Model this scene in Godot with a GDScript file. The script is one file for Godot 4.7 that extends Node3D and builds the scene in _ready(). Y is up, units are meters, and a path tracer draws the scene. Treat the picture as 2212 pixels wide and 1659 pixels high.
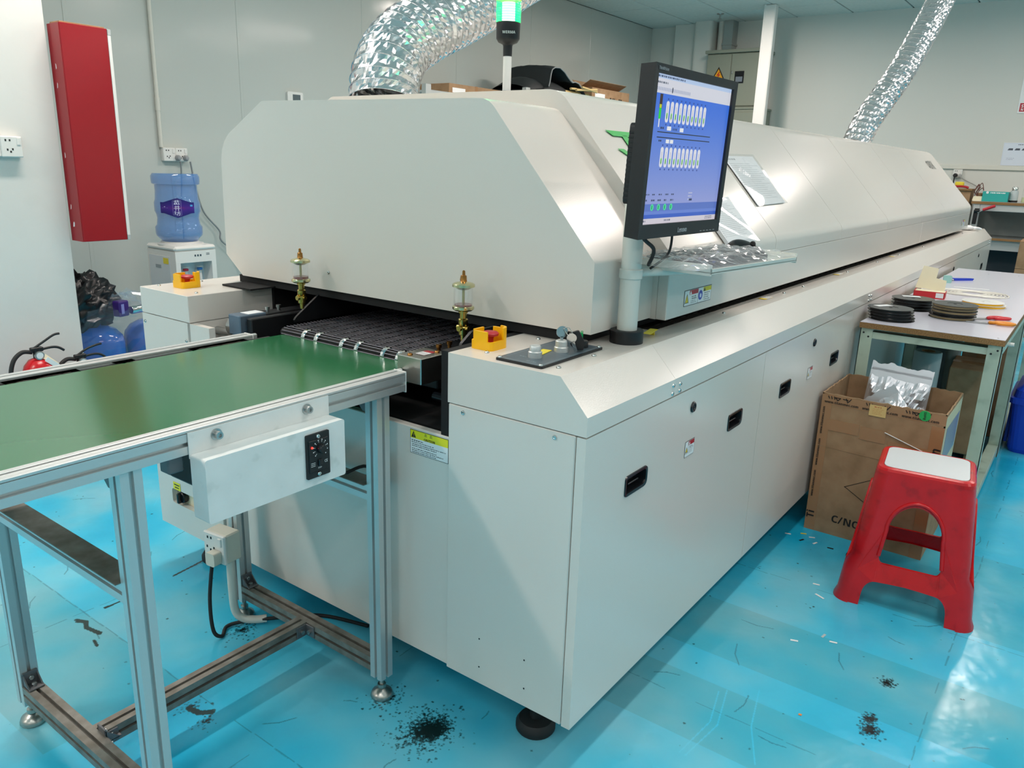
extends Node3D
# A reflow oven line in an electronics workshop. Metres; y up; the oven's near lower corner is at x = 0, z = 0, its length runs to -z.

var rng := RandomNumberGenerator.new()
var M := {}
var taken := {}


# ------------------------------------------------------------------ mesh builder
class MB:
	var st := SurfaceTool.new()
	var xf := Transform3D()
	func _init() -> void:
		st.begin(Mesh.PRIMITIVE_TRIANGLES)
	func v(p: Vector3, n: Vector3, uv := Vector2.ZERO) -> void:
		st.set_normal((xf.basis * n).normalized())
		st.set_uv(uv)
		st.add_vertex(xf * p)
	# corners run counter-clockwise seen from outside
	func tri(a: Vector3, b: Vector3, c: Vector3) -> void:
		var n := (b - a).cross(c - a)
		if n.length_squared() < 1e-18:
			return
		n = n.normalized()
		v(a, n)
		v(c, n)
		v(b, n)
	func quad(a: Vector3, b: Vector3, c: Vector3, d: Vector3) -> void:
		var n := (c - a).cross(d - b)
		if n.length_squared() < 1e-18:
			return
		n = n.normalized()
		v(a, n, Vector2(0, 1)); v(c, n, Vector2(1, 0)); v(b, n, Vector2(1, 1))
		v(a, n, Vector2(0, 1)); v(d, n, Vector2(0, 0)); v(c, n, Vector2(1, 0))
	func out(pts: Array, c: Vector3) -> void:
		var mid := Vector3.ZERO
		for p in pts:
			mid += p
		mid /= pts.size()
		var n: Vector3 = (pts[1] - pts[0]).cross(pts[2] - pts[0])
		if n.dot(mid - c) < 0:
			pts.reverse()
		if pts.size() == 4:
			quad(pts[0], pts[1], pts[2], pts[3])
		else:
			tri(pts[0], pts[1], pts[2])
	func box(c: Vector3, s: Vector3, b := 0.0) -> MB:
		var h := s / 2
		b = minf(b, minf(h.x, minf(h.y, h.z)) * 0.98)
		if b <= 0.0:
			for ax in 3:
				for sg in [-1.0, 1.0]:
					var pts := []
					for k in [[-1, -1], [1, -1], [1, 1], [-1, 1]]:
						var p := Vector3.ZERO
						p[ax] = sg * h[ax]
						p[(ax + 1) % 3] = k[0] * h[(ax + 1) % 3]
						p[(ax + 2) % 3] = k[1] * h[(ax + 2) % 3]
						pts.append(c + p)
					out(pts, c)
			return self
		var q := func(ax: int, sx: float, sy: float, sz: float) -> Vector3:
			var sg := Vector3(sx, sy, sz)
			var p := Vector3.ZERO
			for k in 3:
				p[k] = sg[k] * (h[k] if k == ax else h[k] - b)
			return c + p
		for ax in 3:
			for sg in [-1.0, 1.0]:
				var pts := []
				for k in [[-1, -1], [1, -1], [1, 1], [-1, 1]]:
					var s3 := Vector3.ZERO
					s3[ax] = sg
					s3[(ax + 1) % 3] = k[0]
					s3[(ax + 2) % 3] = k[1]
					pts.append(q.call(ax, s3.x, s3.y, s3.z))
				out(pts, c)
			var a1 := (ax + 1) % 3
			var a2 := (ax + 2) % 3
			for s1 in [-1.0, 1.0]:
				for s2 in [-1.0, 1.0]:
					var lo := Vector3.ZERO
					lo[a1] = s1; lo[a2] = s2; lo[ax] = -1
					var hi := lo
					hi[ax] = 1
					out([q.call(a1, lo.x, lo.y, lo.z), q.call(a1, hi.x, hi.y, hi.z), q.call(a2, hi.x, hi.y, hi.z), q.call(a2, lo.x, lo.y, lo.z)], c)
		for sx in [-1.0, 1.0]:
			for sy in [-1.0, 1.0]:
				for sz in [-1.0, 1.0]:
					out([q.call(0, sx, sy, sz), q.call(1, sx, sy, sz), q.call(2, sx, sy, sz)], c)
		return self
	func span(lo: Vector3, hi: Vector3, b := 0.0) -> MB:
		return box((lo + hi) / 2, (hi - lo).abs(), b)
	# a polygon in the xy plane of xf, extruded along z from z0 to z1; corners under 40 degrees are shaded round
	func prism(poly: PackedVector2Array, z0: float, z1: float, caps := true) -> MB:
		if z0 > z1:
			var s := z0
			z0 = z1
			z1 = s
		if Geometry2D.is_polygon_clockwise(poly):
			poly.reverse()
		var n := poly.size()
		var en := PackedVector2Array()
		for i in n:
			var d := (poly[(i + 1) % n] - poly[i]).normalized()
			en.append(Vector2(d.y, -d.x))
		for i in n:
			var j := (i + 1) % n
			var na := en[i]
			var nb := en[i]
			var pr := en[(i + n - 1) % n]
			if pr.dot(en[i]) > 0.77:
				na = (pr + en[i]).normalized()
			if en[j].dot(en[i]) > 0.77:
				nb = (en[j] + en[i]).normalized()
			var a0 := Vector3(poly[i].x, poly[i].y, z0)
			var b0 := Vector3(poly[j].x, poly[j].y, z0)
			var b1 := Vector3(poly[j].x, poly[j].y, z1)
			var a1 := Vector3(poly[i].x, poly[i].y, z1)
			var va := Vector3(na.x, na.y, 0)
			var vb := Vector3(nb.x, nb.y, 0)
			v(a0, va); v(b1, vb); v(b0, vb)
			v(a0, va); v(a1, va); v(b1, vb)
		if caps:
			var t := Geometry2D.triangulate_polygon(poly)
			for i in range(0, t.size(), 3):
				var a := poly[t[i]]
				var b := poly[t[i + 1]]
				var c := poly[t[i + 2]]
				if (b - a).cross(c - a) < 0:
					var s := b
					b = c
					c = s
				tri(Vector3(a.x, a.y, z1), Vector3(b.x, b.y, z1), Vector3(c.x, c.y, z1))
				tri(Vector3(a.x, a.y, z0), Vector3(c.x, c.y, z0), Vector3(b.x, b.y, z0))
		return self
	# profile of (radius, height) turned about the y axis of xf
	func lathe(pr: Array, seg := 24) -> MB:
		var n := pr.size()
		var nn := []
		for i in n - 1:
			var d: Vector2 = (pr[i + 1] - pr[i]).normalized()
			nn.append(Vector2(d.y, -d.x))
		for i in n - 1:
			var na: Vector2 = nn[i]
			var nb: Vector2 = nn[i]
			if i > 0 and nn[i - 1].dot(nn[i]) > 0.72:
				na = (nn[i - 1] + nn[i]).normalized()
			if i < n - 2 and nn[i + 1].dot(nn[i]) > 0.72:
				nb = (nn[i + 1] + nn[i]).normalized()
			for k in seg:
				var t0 := TAU * k / seg
				var t1 := TAU * (k + 1) / seg
				var d0 := Vector3(cos(t0), 0, -sin(t0))
				var d1 := Vector3(cos(t1), 0, -sin(t1))
				var a: Vector3 = d0 * pr[i].x + Vector3.UP * pr[i].y
				var b: Vector3 = d1 * pr[i].x + Vector3.UP * pr[i].y
				var c: Vector3 = d1 * pr[i + 1].x + Vector3.UP * pr[i + 1].y
				var d: Vector3 = d0 * pr[i + 1].x + Vector3.UP * pr[i + 1].y
				var an := d0 * na.x + Vector3.UP * na.y
				var bn := d1 * na.x + Vector3.UP * na.y
				var cn := d1 * nb.x + Vector3.UP * nb.y
				var dn := d0 * nb.x + Vector3.UP * nb.y
				if pr[i].x > 1e-6:
					v(a, an); v(c, cn); v(b, bn)
				if pr[i + 1].x > 1e-6:
					v(a, an); v(d, dn); v(c, cn)
		return self
	func cyl(c: Vector3, r: float, h: float, seg := 16, bev := 0.0) -> MB:
		var keep := xf
		xf = xf * Transform3D(Basis(), c)
		if bev > 0:
			lathe([Vector2(0, -h / 2), Vector2(r - bev, -h / 2), Vector2(r, -h / 2 + bev), Vector2(r, h / 2 - bev), Vector2(r - bev, h / 2), Vector2(0, h / 2)], seg)
		else:
			lathe([Vector2(0, -h / 2), Vector2(r, -h / 2), Vector2(r, h / 2), Vector2(0, h / 2)], seg)
		xf = keep
		return self
	# a cylinder from a to b
	func rod(a: Vector3, b: Vector3, r: float, seg := 10, bev := 0.0) -> MB:
		var y := (b - a).normalized()
		var x := y.cross(Vector3(0.3, 0.1, 0.9)).normalized()
		var keep := xf
		xf = xf * Transform3D(Basis(x, y, x.cross(y)), (a + b) / 2)
		cyl(Vector3.ZERO, r, a.distance_to(b), seg, bev)
		xf = keep
		return self
	func tube(p: Array, r: float, seg := 8, caps := true) -> MB:
		var n := p.size()
		var side: Vector3 = (p[1] - p[0]).normalized().cross(Vector3(0.31, 0.83, 0.46)).normalized()
		var rings := []
		for i in n:
			var t: Vector3 = (p[mini(i + 1, n - 1)] - p[maxi(i - 1, 0)]).normalized()
			side = (side - t * side.dot(t)).normalized()
			rings.append([side, t.cross(side)])
		for i in n - 1:
			for k in seg:
				var t0 := TAU * k / seg
				var t1 := TAU * (k + 1) / seg
				var a: Vector3 = rings[i][0] * cos(t0) + rings[i][1] * sin(t0)
				var b: Vector3 = rings[i][0] * cos(t1) + rings[i][1] * sin(t1)
				var c: Vector3 = rings[i + 1][0] * cos(t1) + rings[i + 1][1] * sin(t1)
				var d: Vector3 = rings[i + 1][0] * cos(t0) + rings[i + 1][1] * sin(t0)
				v(p[i] + a * r, a); v(p[i + 1] + c * r, c); v(p[i] + b * r, b)
				v(p[i] + a * r, a); v(p[i + 1] + d * r, d); v(p[i + 1] + c * r, c)
		if caps:
			for e in [0, n - 1]:
				var nn: Vector3 = (p[0] - p[1]) if e == 0 else (p[n - 1] - p[n - 2])
				for k in range(1, seg - 1):
					var q := []
					for m in [0, k, k + 1]:
						q.append(p[e] + (rings[e][0] * cos(TAU * m / seg) + rings[e][1] * sin(TAU * m / seg)) * r)
					if (q[1] - q[0]).cross(q[2] - q[0]).dot(nn) < 0:
						q.reverse()
					tri(q[0], q[1], q[2])
		return self
	# f(u, v) -> point for u, v in 0..1; smooth or faceted; both faces share it
	func sheet(f: Callable, nu: int, nv: int, smooth := true) -> MB:
		var g := []
		for i in nu + 1:
			var row := PackedVector3Array()
			for j in nv + 1:
				row.append(f.call(float(i) / nu, float(j) / nv))
			g.append(row)
		for i in nu:
			for j in nv:
				var q := [[i, j], [i + 1, j], [i + 1, j + 1], [i, j + 1]]
				if not smooth:
					tri(g[i][j], g[i + 1][j], g[i + 1][j + 1])
					tri(g[i][j], g[i + 1][j + 1], g[i][j + 1])
					continue
				for k in [0, 2, 1, 0, 3, 2]:
					var a: int = q[k][0]
					var b: int = q[k][1]
					var du: Vector3 = g[mini(a + 1, nu)][b] - g[maxi(a - 1, 0)][b]
					var dv: Vector3 = g[a][mini(b + 1, nv)] - g[a][maxi(b - 1, 0)]
					var nrm := du.cross(dv)
					v(g[a][b], nrm if nrm.length_squared() > 1e-16 else Vector3.UP, Vector2(float(a) / nu, 1.0 - float(b) / nv))
		return self


func obj(called: String, mb: MB, m: Material, parent: Node = self) -> MeshInstance3D:
	var o := MeshInstance3D.new()
	o.mesh = mb.st.commit()
	return put(called, o, m, parent)


func put(called: String, o: MeshInstance3D, m: Material, parent: Node) -> MeshInstance3D:
	o.name = numbered(called) if parent == self else called
	o.material_override = m
	parent.add_child(o, true)
	return o


# another node of a mesh that is there already
func again(called: String, of: MeshInstance3D, at: Transform3D, parent: Node, m: Material = null) -> MeshInstance3D:
	var o := MeshInstance3D.new()
	o.mesh = of.mesh
	o.transform = at
	return put(called, o, m if m else of.material_override, parent)


func numbered(called: String) -> String:
	var n: int = taken.get(called, 0)
	taken[called] = n + 1
	return called if n == 0 else "%s_%03d" % [called, n]


func tag(o: Node, label: String, category: String, group := "") -> Node:
	o.set_meta("label", label)
	o.set_meta("category", category)
	if group:
		o.set_meta("group", group)
	return o


func thing(called: String, label: String, category: String, at := Vector3.ZERO, turn := 0.0, group := "") -> Node3D:
	var o := Node3D.new()
	o.name = numbered(called)
	add_child(o)
	o.position = at
	o.rotation.y = turn
	return tag(o, label, category, group)


func struct(o: Node) -> Node:
	o.set_meta("kind", "structure")
	return o


func dup(root: Node3D, at: Vector3, turn: float, label := "") -> Node3D:
	var r: Node3D = root.duplicate()
	r.name = numbered(String(root.name))
	add_child(r)
	r.position = at
	r.rotation.y = turn
	if label:
		r.set_meta("label", label)
	return r


func T(p: Vector3, rx := 0.0, ry := 0.0, rz := 0.0) -> Transform3D:
	return Transform3D(Basis.from_euler(Vector3(rx, ry, rz)), p)


func mb(x := Transform3D()) -> MB:
	var b := MB.new()
	b.xf = x
	return b


# polygon with its corners rounded; r is one radius or one for each corner
func rounded(pts: Array, r, n := 5) -> PackedVector2Array:
	var o := PackedVector2Array()
	var c := pts.size()
	for i in c:
		var p: Vector2 = pts[i]
		var a: Vector2 = pts[(i + c - 1) % c]
		var b: Vector2 = pts[(i + 1) % c]
		var rad: float = r[i] if r is Array else r
		if rad <= 0.0:
			o.append(p)
			continue
		var da := (a - p).normalized()
		var db := (b - p).normalized()
		var half := absf(da.angle_to(db)) / 2
		var l := minf(rad / tan(half), minf(p.distance_to(a), p.distance_to(b)) * 0.49)
		for k in n + 1:
			var t := float(k) / n
			o.append((p + da * l).lerp(p, t).lerp(p.lerp(p + db * l, t), t))
	return o


func rect2(x0: float, y0: float, x1: float, y1: float) -> Array:
	return [Vector2(x0, y0), Vector2(x1, y0), Vector2(x1, y1), Vector2(x0, y1)]


func disc2(r: float, n := 20, c := Vector2.ZERO) -> PackedVector2Array:
	var o := PackedVector2Array()
	for k in n:
		o.append(c + Vector2(cos(TAU * k / n), sin(TAU * k / n)) * r)
	return o


# a smooth curve through points
func curve(p: Array, per := 8) -> Array:
	var o := []
	for i in p.size() - 1:
		var a: Vector3 = p[maxi(i - 1, 0)]
		var d: Vector3 = p[mini(i + 2, p.size() - 1)]
		for k in per:
			o.append(p[i].cubic_interpolate(p[i + 1], a, d, float(k) / per))
	o.append(p[-1])
	return o


func text(s: String, h: float, m: Material, parent: Node, at: Transform3D, bold := true, thick := 0.0006, face := "Droid Sans") -> MeshInstance3D:
	var t := TextMesh.new()
	var f := SystemFont.new()
	f.font_names = PackedStringArray([face])
	f.font_weight = 700 if bold else 400
	t.font = f
	t.text = s
	t.font_size = 32
	t.pixel_size = h / 32.0 * 1.37
	t.depth = thick
	t.curve_step = 2.0
	t.horizontal_alignment = HORIZONTAL_ALIGNMENT_CENTER
	var o := MeshInstance3D.new()
	o.mesh = t
	o.transform = at
	return put("lettering", o, m, parent)


# ------------------------------------------------------------------ pictures
func image(w: int, h: int, c: Color) -> Image:
	var im := Image.create(w, h, false, Image.FORMAT_RGB8)
	im.fill(c)
	return im


func ir(im: Image, x: float, y: float, w: float, h: float, c: Color) -> void:
	im.fill_rect(Rect2i(int(x), int(y), maxi(1, int(w)), maxi(1, int(h))), c)


func dot(im: Image, x: float, y: float, r: float, c: Color, a := 1.0) -> void:
	for j in range(maxi(0, int(y - r)), mini(im.get_height(), int(y + r) + 1)):
		for i in range(maxi(0, int(x - r)), mini(im.get_width(), int(x + r) + 1)):
			if Vector2(i - x, j - y).length() <= r:
				im.set_pixel(i, j, im.get_pixel(i, j).lerp(c, a))


func stroke(im: Image, p: Array, r: float, c: Color, a := 1.0) -> void:
	for i in p.size() - 1:
		var n := int(maxf(1, p[i].distance_to(p[i + 1]) / maxf(0.6, r * 0.7)))
		for k in n + 1:
			var q: Vector2 = p[i].lerp(p[i + 1], float(k) / n)
			dot(im, q.x, q.y, r, c, a)


# lines of print too small to read
func print_lines(im: Image, x: float, y: float, w: float, rows: int, dy: float, h: float, c: Color) -> void:
	for k in rows:
		var at := x
		var end := x + w * rng.randf_range(0.7, 1.0)
		while at < end:
			var l := rng.randf_range(0.5, 2.2) * h
			ir(im, at, y + k * dy, l, h, c)
			at += l + h * 0.6


func fill_poly(im: Image, poly: PackedVector2Array, c: Color) -> void:
	var lo := poly[0]
	var hi := poly[0]
	for p in poly:
		lo = lo.min(p)
		hi = hi.max(p)
	for j in range(maxi(0, int(lo.y)), mini(im.get_height(), int(hi.y) + 1)):
		for i in range(maxi(0, int(lo.x)), mini(im.get_width(), int(hi.x) + 1)):
			if Geometry2D.is_point_in_polygon(Vector2(i + 0.5, j + 0.5), poly):
				im.set_pixel(i, j, c)


func tex(im: Image) -> ImageTexture:
	return ImageTexture.create_from_image(im)


func noise(w: int, freq: float, seed_ := 1, ramp := [], normal := 0.0, kind := FastNoiseLite.TYPE_SIMPLEX_SMOOTH, octaves := 4) -> NoiseTexture2D:
	var f := FastNoiseLite.new()
	f.noise_type = kind
	f.seed = seed_
	f.frequency = freq
	f.fractal_octaves = octaves
	var t := NoiseTexture2D.new()
	t.width = w
	t.height = w
	t.seamless = true
	t.noise = f
	if normal > 0:
		t.as_normal_map = true
		t.bump_strength = normal
	if ramp:
		var g := Gradient.new()
		g.offsets = PackedFloat32Array(ramp.map(func(r): return r[0]))
		g.colors = PackedColorArray(ramp.map(func(r): return r[1]))
		t.color_ramp = g
	return t


# ------------------------------------------------------------------ materials
func mat(c: Color, rough := 0.5, metal := 0.0, spec := 0.5) -> StandardMaterial3D:
	var m := StandardMaterial3D.new()
	m.albedo_color = c
	m.roughness = rough
	m.metallic = metal
	m.metallic_specular = spec
	return m


func rgb(hex: String) -> Color:
	return Color.html(hex)


func with_normal(m: StandardMaterial3D, t: Texture2D, scale: float, per_metre: float) -> StandardMaterial3D:
	m.normal_enabled = true
	m.normal_texture = t
	m.normal_scale = scale
	m.uv1_triplanar = true
	m.uv1_world_triplanar = true
	m.uv1_scale = Vector3.ONE * per_metre
	return m


func with_tone(m: StandardMaterial3D, t: Texture2D, per_metre: float) -> StandardMaterial3D:
	m.albedo_texture = t
	m.albedo_color = Color.WHITE
	m.uv1_triplanar = true
	m.uv1_world_triplanar = true
	m.uv1_scale = Vector3.ONE * per_metre
	return m


func pic(im: Image, rough := 0.5) -> StandardMaterial3D:
	var m := mat(Color.WHITE, rough)
	m.albedo_texture = tex(im)
	m.texture_repeat = false
	return m


func clear(c: Color, a: float, rough := 0.05) -> StandardMaterial3D:
	var m := mat(Color(c.r, c.g, c.b, a), rough)
	m.transparency = BaseMaterial3D.TRANSPARENCY_ALPHA
	return m


func make_materials() -> void:
	var peel := noise(512, 0.09, 3, [], 5.0, FastNoiseLite.TYPE_SIMPLEX_SMOOTH, 2)
	M.paint = with_normal(mat(rgb("dfd9d1"), 0.2, 0.0, 0.6), peel, 0.07, 7.0)
	M.paint_smooth = mat(rgb("d6d8d0"), 0.38)
	M.wall_grey = with_normal(mat(rgb("c2c8c3"), 0.13), noise(256, 0.012, 5, [], 3.0), 0.04, 0.35)
	M.wall_white = with_tone(mat(Color.WHITE, 0.6), noise(512, 0.006, 8, [[0.0, rgb("d2d4cf")], [0.35, rgb("dcddd9")], [1.0, rgb("e1e2de")]]), 0.5)
	M.wall_back = mat(rgb("d6d8d2"), 0.6)
	M.ceiling = with_tone(mat(Color.WHITE, 0.9), noise(256, 0.05, 4, [[0.0, rgb("c6d1cd")], [1.0, rgb("d2dbd7")]]), 1.5)
	M.grid = mat(rgb("8c9c9a"), 0.6)
	M.lamp = mat(rgb("ffffff"), 0.6)
	M.lamp.emission_enabled = true
	M.lamp.emission = rgb("f4fbff")
	M.lamp.emission_energy_multiplier = 1.5
	M.steel = mat(rgb("b9bbba"), 0.3, 1.0)
	M.chrome = mat(rgb("d5d5d3"), 0.12, 1.0)
	M.brushed = with_normal(mat(rgb("b2b1ab"), 0.3, 1.0), noise(256, 0.03, 2, [], 4.0), 0.12, 2.0)
	M.alu = mat(rgb("ced1d0"), 0.42, 0.65)
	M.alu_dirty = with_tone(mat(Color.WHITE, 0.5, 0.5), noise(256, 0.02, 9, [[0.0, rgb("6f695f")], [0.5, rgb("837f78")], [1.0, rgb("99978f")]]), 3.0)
	M.bracket = mat(rgb("77777a"), 0.5, 0.6)
	M.black = mat(rgb("141518"), 0.45)
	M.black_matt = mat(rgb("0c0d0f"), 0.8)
	M.black_gloss = mat(rgb("15161a"), 0.25)
	M.rubber = mat(rgb("1a1a1b"), 0.6)
	M.wire = mat(rgb("8d8a93"), 0.4, 0.8)
	M.blue_steel = mat(rgb("67798a"), 0.4, 0.5)
	M.yellow = mat(rgb("fbbd05"), 0.35)
	M.yellow_label = mat(rgb("e8d63a"), 0.5)
	M.red_knob = mat(rgb("b3252e"), 0.4)
	M.brass = mat(rgb("bda65c"), 0.25, 1.0)
	M.zinc = mat(rgb("d9d2a6"), 0.2, 1.0)
	M.copper = mat(rgb("a8763f"), 0.3, 1.0)
	M.glass = clear(rgb("eef4f4"), 0.06, 0.02)
	M.oil = mat(rgb("7a1f08"), 0.15)
	M.white_sheet = with_tone(mat(Color.WHITE, 0.45), noise(512, 0.012, 12, [[0.0, rgb("c3cbc8")], [0.25, rgb("dbe1e0")], [1.0, rgb("e3e8e7")]]), 1.6)
	M.white_plastic = mat(rgb("e6e6e2"), 0.35)
	M.old_plastic = mat(rgb("d6d4c6"), 0.45)
	M.pvc = mat(rgb("d9d9cf"), 0.4)
	M.foil = mat(rgb("e4e4e6"), 0.2, 1.0)
	M.film = clear(rgb("e9ecee"), 0.12, 0.08)
	M.sleeve = clear(rgb("eef2f4"), 0.03, 0.03)
	M.green_belt = mat(rgb("2c7349"), 0.17, 0.0, 0.6)
	M.red_box = mat(rgb("960d1b"), 0.3)
	M.stool_red = with_tone(mat(Color.WHITE, 0.25), noise(512, 0.01, 21, [[0.0, rgb("960d14")], [0.3, rgb("cc1019")], [1.0, rgb("d8131d")]]), 2.0)
	M.card = with_tone(mat(Color.WHITE, 0.85), noise(256, 0.02, 6, [[0.0, rgb("8f7252")], [0.5, rgb("a08060")], [1.0, rgb("a98b69")]]), 2.2)
	M.card_edge = with_tone(mat(Color.WHITE, 0.9), noise(256, 0.09, 7, [[0.0, rgb("6f5233")], [1.0, rgb("a98355")]]), 8.0)
	M.tape = mat(rgb("a47a55"), 0.2)
	M.ink = mat(rgb("1b1714"), 0.7)
	M.mint = with_tone(mat(Color.WHITE, 0.45), noise(256, 0.02, 16, [[0.0, rgb("93a495")], [0.4, rgb("b3c5b4")], [1.0, rgb("bccdbd")]]), 1.5)
	M.table_white = mat(rgb("d9d8e4"), 0.22)
	M.cabinet = mat(rgb("8b9183"), 0.5)
	M.dark_panel = mat(rgb("3a4046"), 0.7)
	M.teal = mat(rgb("2aa7a0"), 0.5)
	M.blue_bin = mat(rgb("0f3fc0"), 0.35)
	M.water = clear(rgb("4f8ed6"), 0.5, 0.06)
	M.cream = mat(rgb("efe6c9"), 0.6)
	M.gold_tape = mat(rgb("9a8763"), 0.35)
	M.green_glow = mat(rgb("00c060"), 0.3)
	M.green_glow.emission_enabled = true
	M.green_glow.emission = rgb("d0fff0")
	M.green_glow.emission_energy_multiplier = 5.0
	M.amber = mat(rgb("f09a12"), 0.25)
	M.black_bag = mat(rgb("131418"), 0.3)
	M.cloth = mat(rgb("1c2224"), 0.7)
	M.bamboo = mat(rgb("cdb47c"), 0.6)
	M.slate = mat(rgb("4e5a62"), 0.45)
	M.key_dark = mat(rgb("3b3d42"), 0.5)
	M.logo_green = mat(rgb("2fb24f"), 0.4)
	M.grey_ink = mat(rgb("6a6d69"), 0.5)
	M.paper = mat(rgb("eceff0"), 0.6)
	M.warn = pic(warn_picture(), 0.35)


func _ready() -> void:
	rng.seed = 7
	# ---- camera
	var cam := Camera3D.new()
	cam.name = "camera"
	cam.position = Vector3(0.7566, 1.3601, 1.2930)
	cam.rotation = Vector3(-0.2734, 0.6318, 0.0318)
	cam.fov = 52.21
	cam.near = 0.03
	cam.far = 60.0
	add_child(cam)
	cam.current = true
	# ---- environment (a closed room: only its lamps light it)
	var we := WorldEnvironment.new()
	we.name = "world_environment"
	var env := Environment.new()
	env.background_mode = Environment.BG_COLOR
	env.background_color = Color(0, 0, 0)
	env.tonemap_mode = Environment.TONE_MAPPER_LINEAR
	env.tonemap_exposure = 1.0
	env.sdfgi_enabled = true
	env.ssao_enabled = true
	env.ssil_enabled = true
	we.environment = env
	add_child(we)
	make_materials()
	# ---- ceiling lamps: x, z, energy
	for z in [-6.1, -3.3, -0.5, 2.3, 5.1]:
		for x in [-2.3, 0.3, 1.6, 4.0]:  # left row's farthest lamp is added out of view to brighten the back
			ceiling_light(Vector3(x, H, z), {-2.3: 4.1, 0.3: 1.7, 1.6: 1.5, 4.0: 2.2}[x] * (1.35 if z < -6.0 else 1.0))
	room()
	oven()
	oven_fittings()
	monitor_and_tray()
	feed_conveyor()
	left_corner()
	ducts_and_tower()
	worktable()
	carton_and_stool()
	back_of_room()
	scraps()


const XL := -4.25
const XR := 6.0
const ZB := -8.3
const ZF := 7.5
const H := 3.05


func ceiling_light(p: Vector3, e: float) -> void:
	var t := thing("ceiling_light", "long white fluorescent panel set flush in the ceiling", "ceiling light", p, 0.0, "ceiling lights in rows")
	var f := mb()
	for s in [-1, 1]:
		f.box(Vector3(s * 0.09, -0.015, 0), Vector3(0.02, 0.03, 1.24), 0.002)
		f.box(Vector3(0, -0.015, s * 0.61), Vector3(0.16, 0.03, 0.02), 0.002)
	obj("frame", f, M.white_plastic, t)
	obj("diffuser", mb().box(Vector3(0, -0.008, 0), Vector3(0.16, 0.012, 1.2)), M.lamp, t)
	var a := AreaLight3D.new()
	a.name = "lamp_light"
	a.area_size = Vector2(0.16, 1.2)
	a.light_color = rgb("ffefe5")
	a.light_energy = e
	a.area_range = 30.0
	a.area_attenuation = 2.0
	a.shadow_enabled = true
	a.position = Vector3(0, -0.02, 0)
	a.rotation = Vector3(-PI / 2, 0, 0)
	t.add_child(a)


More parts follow.
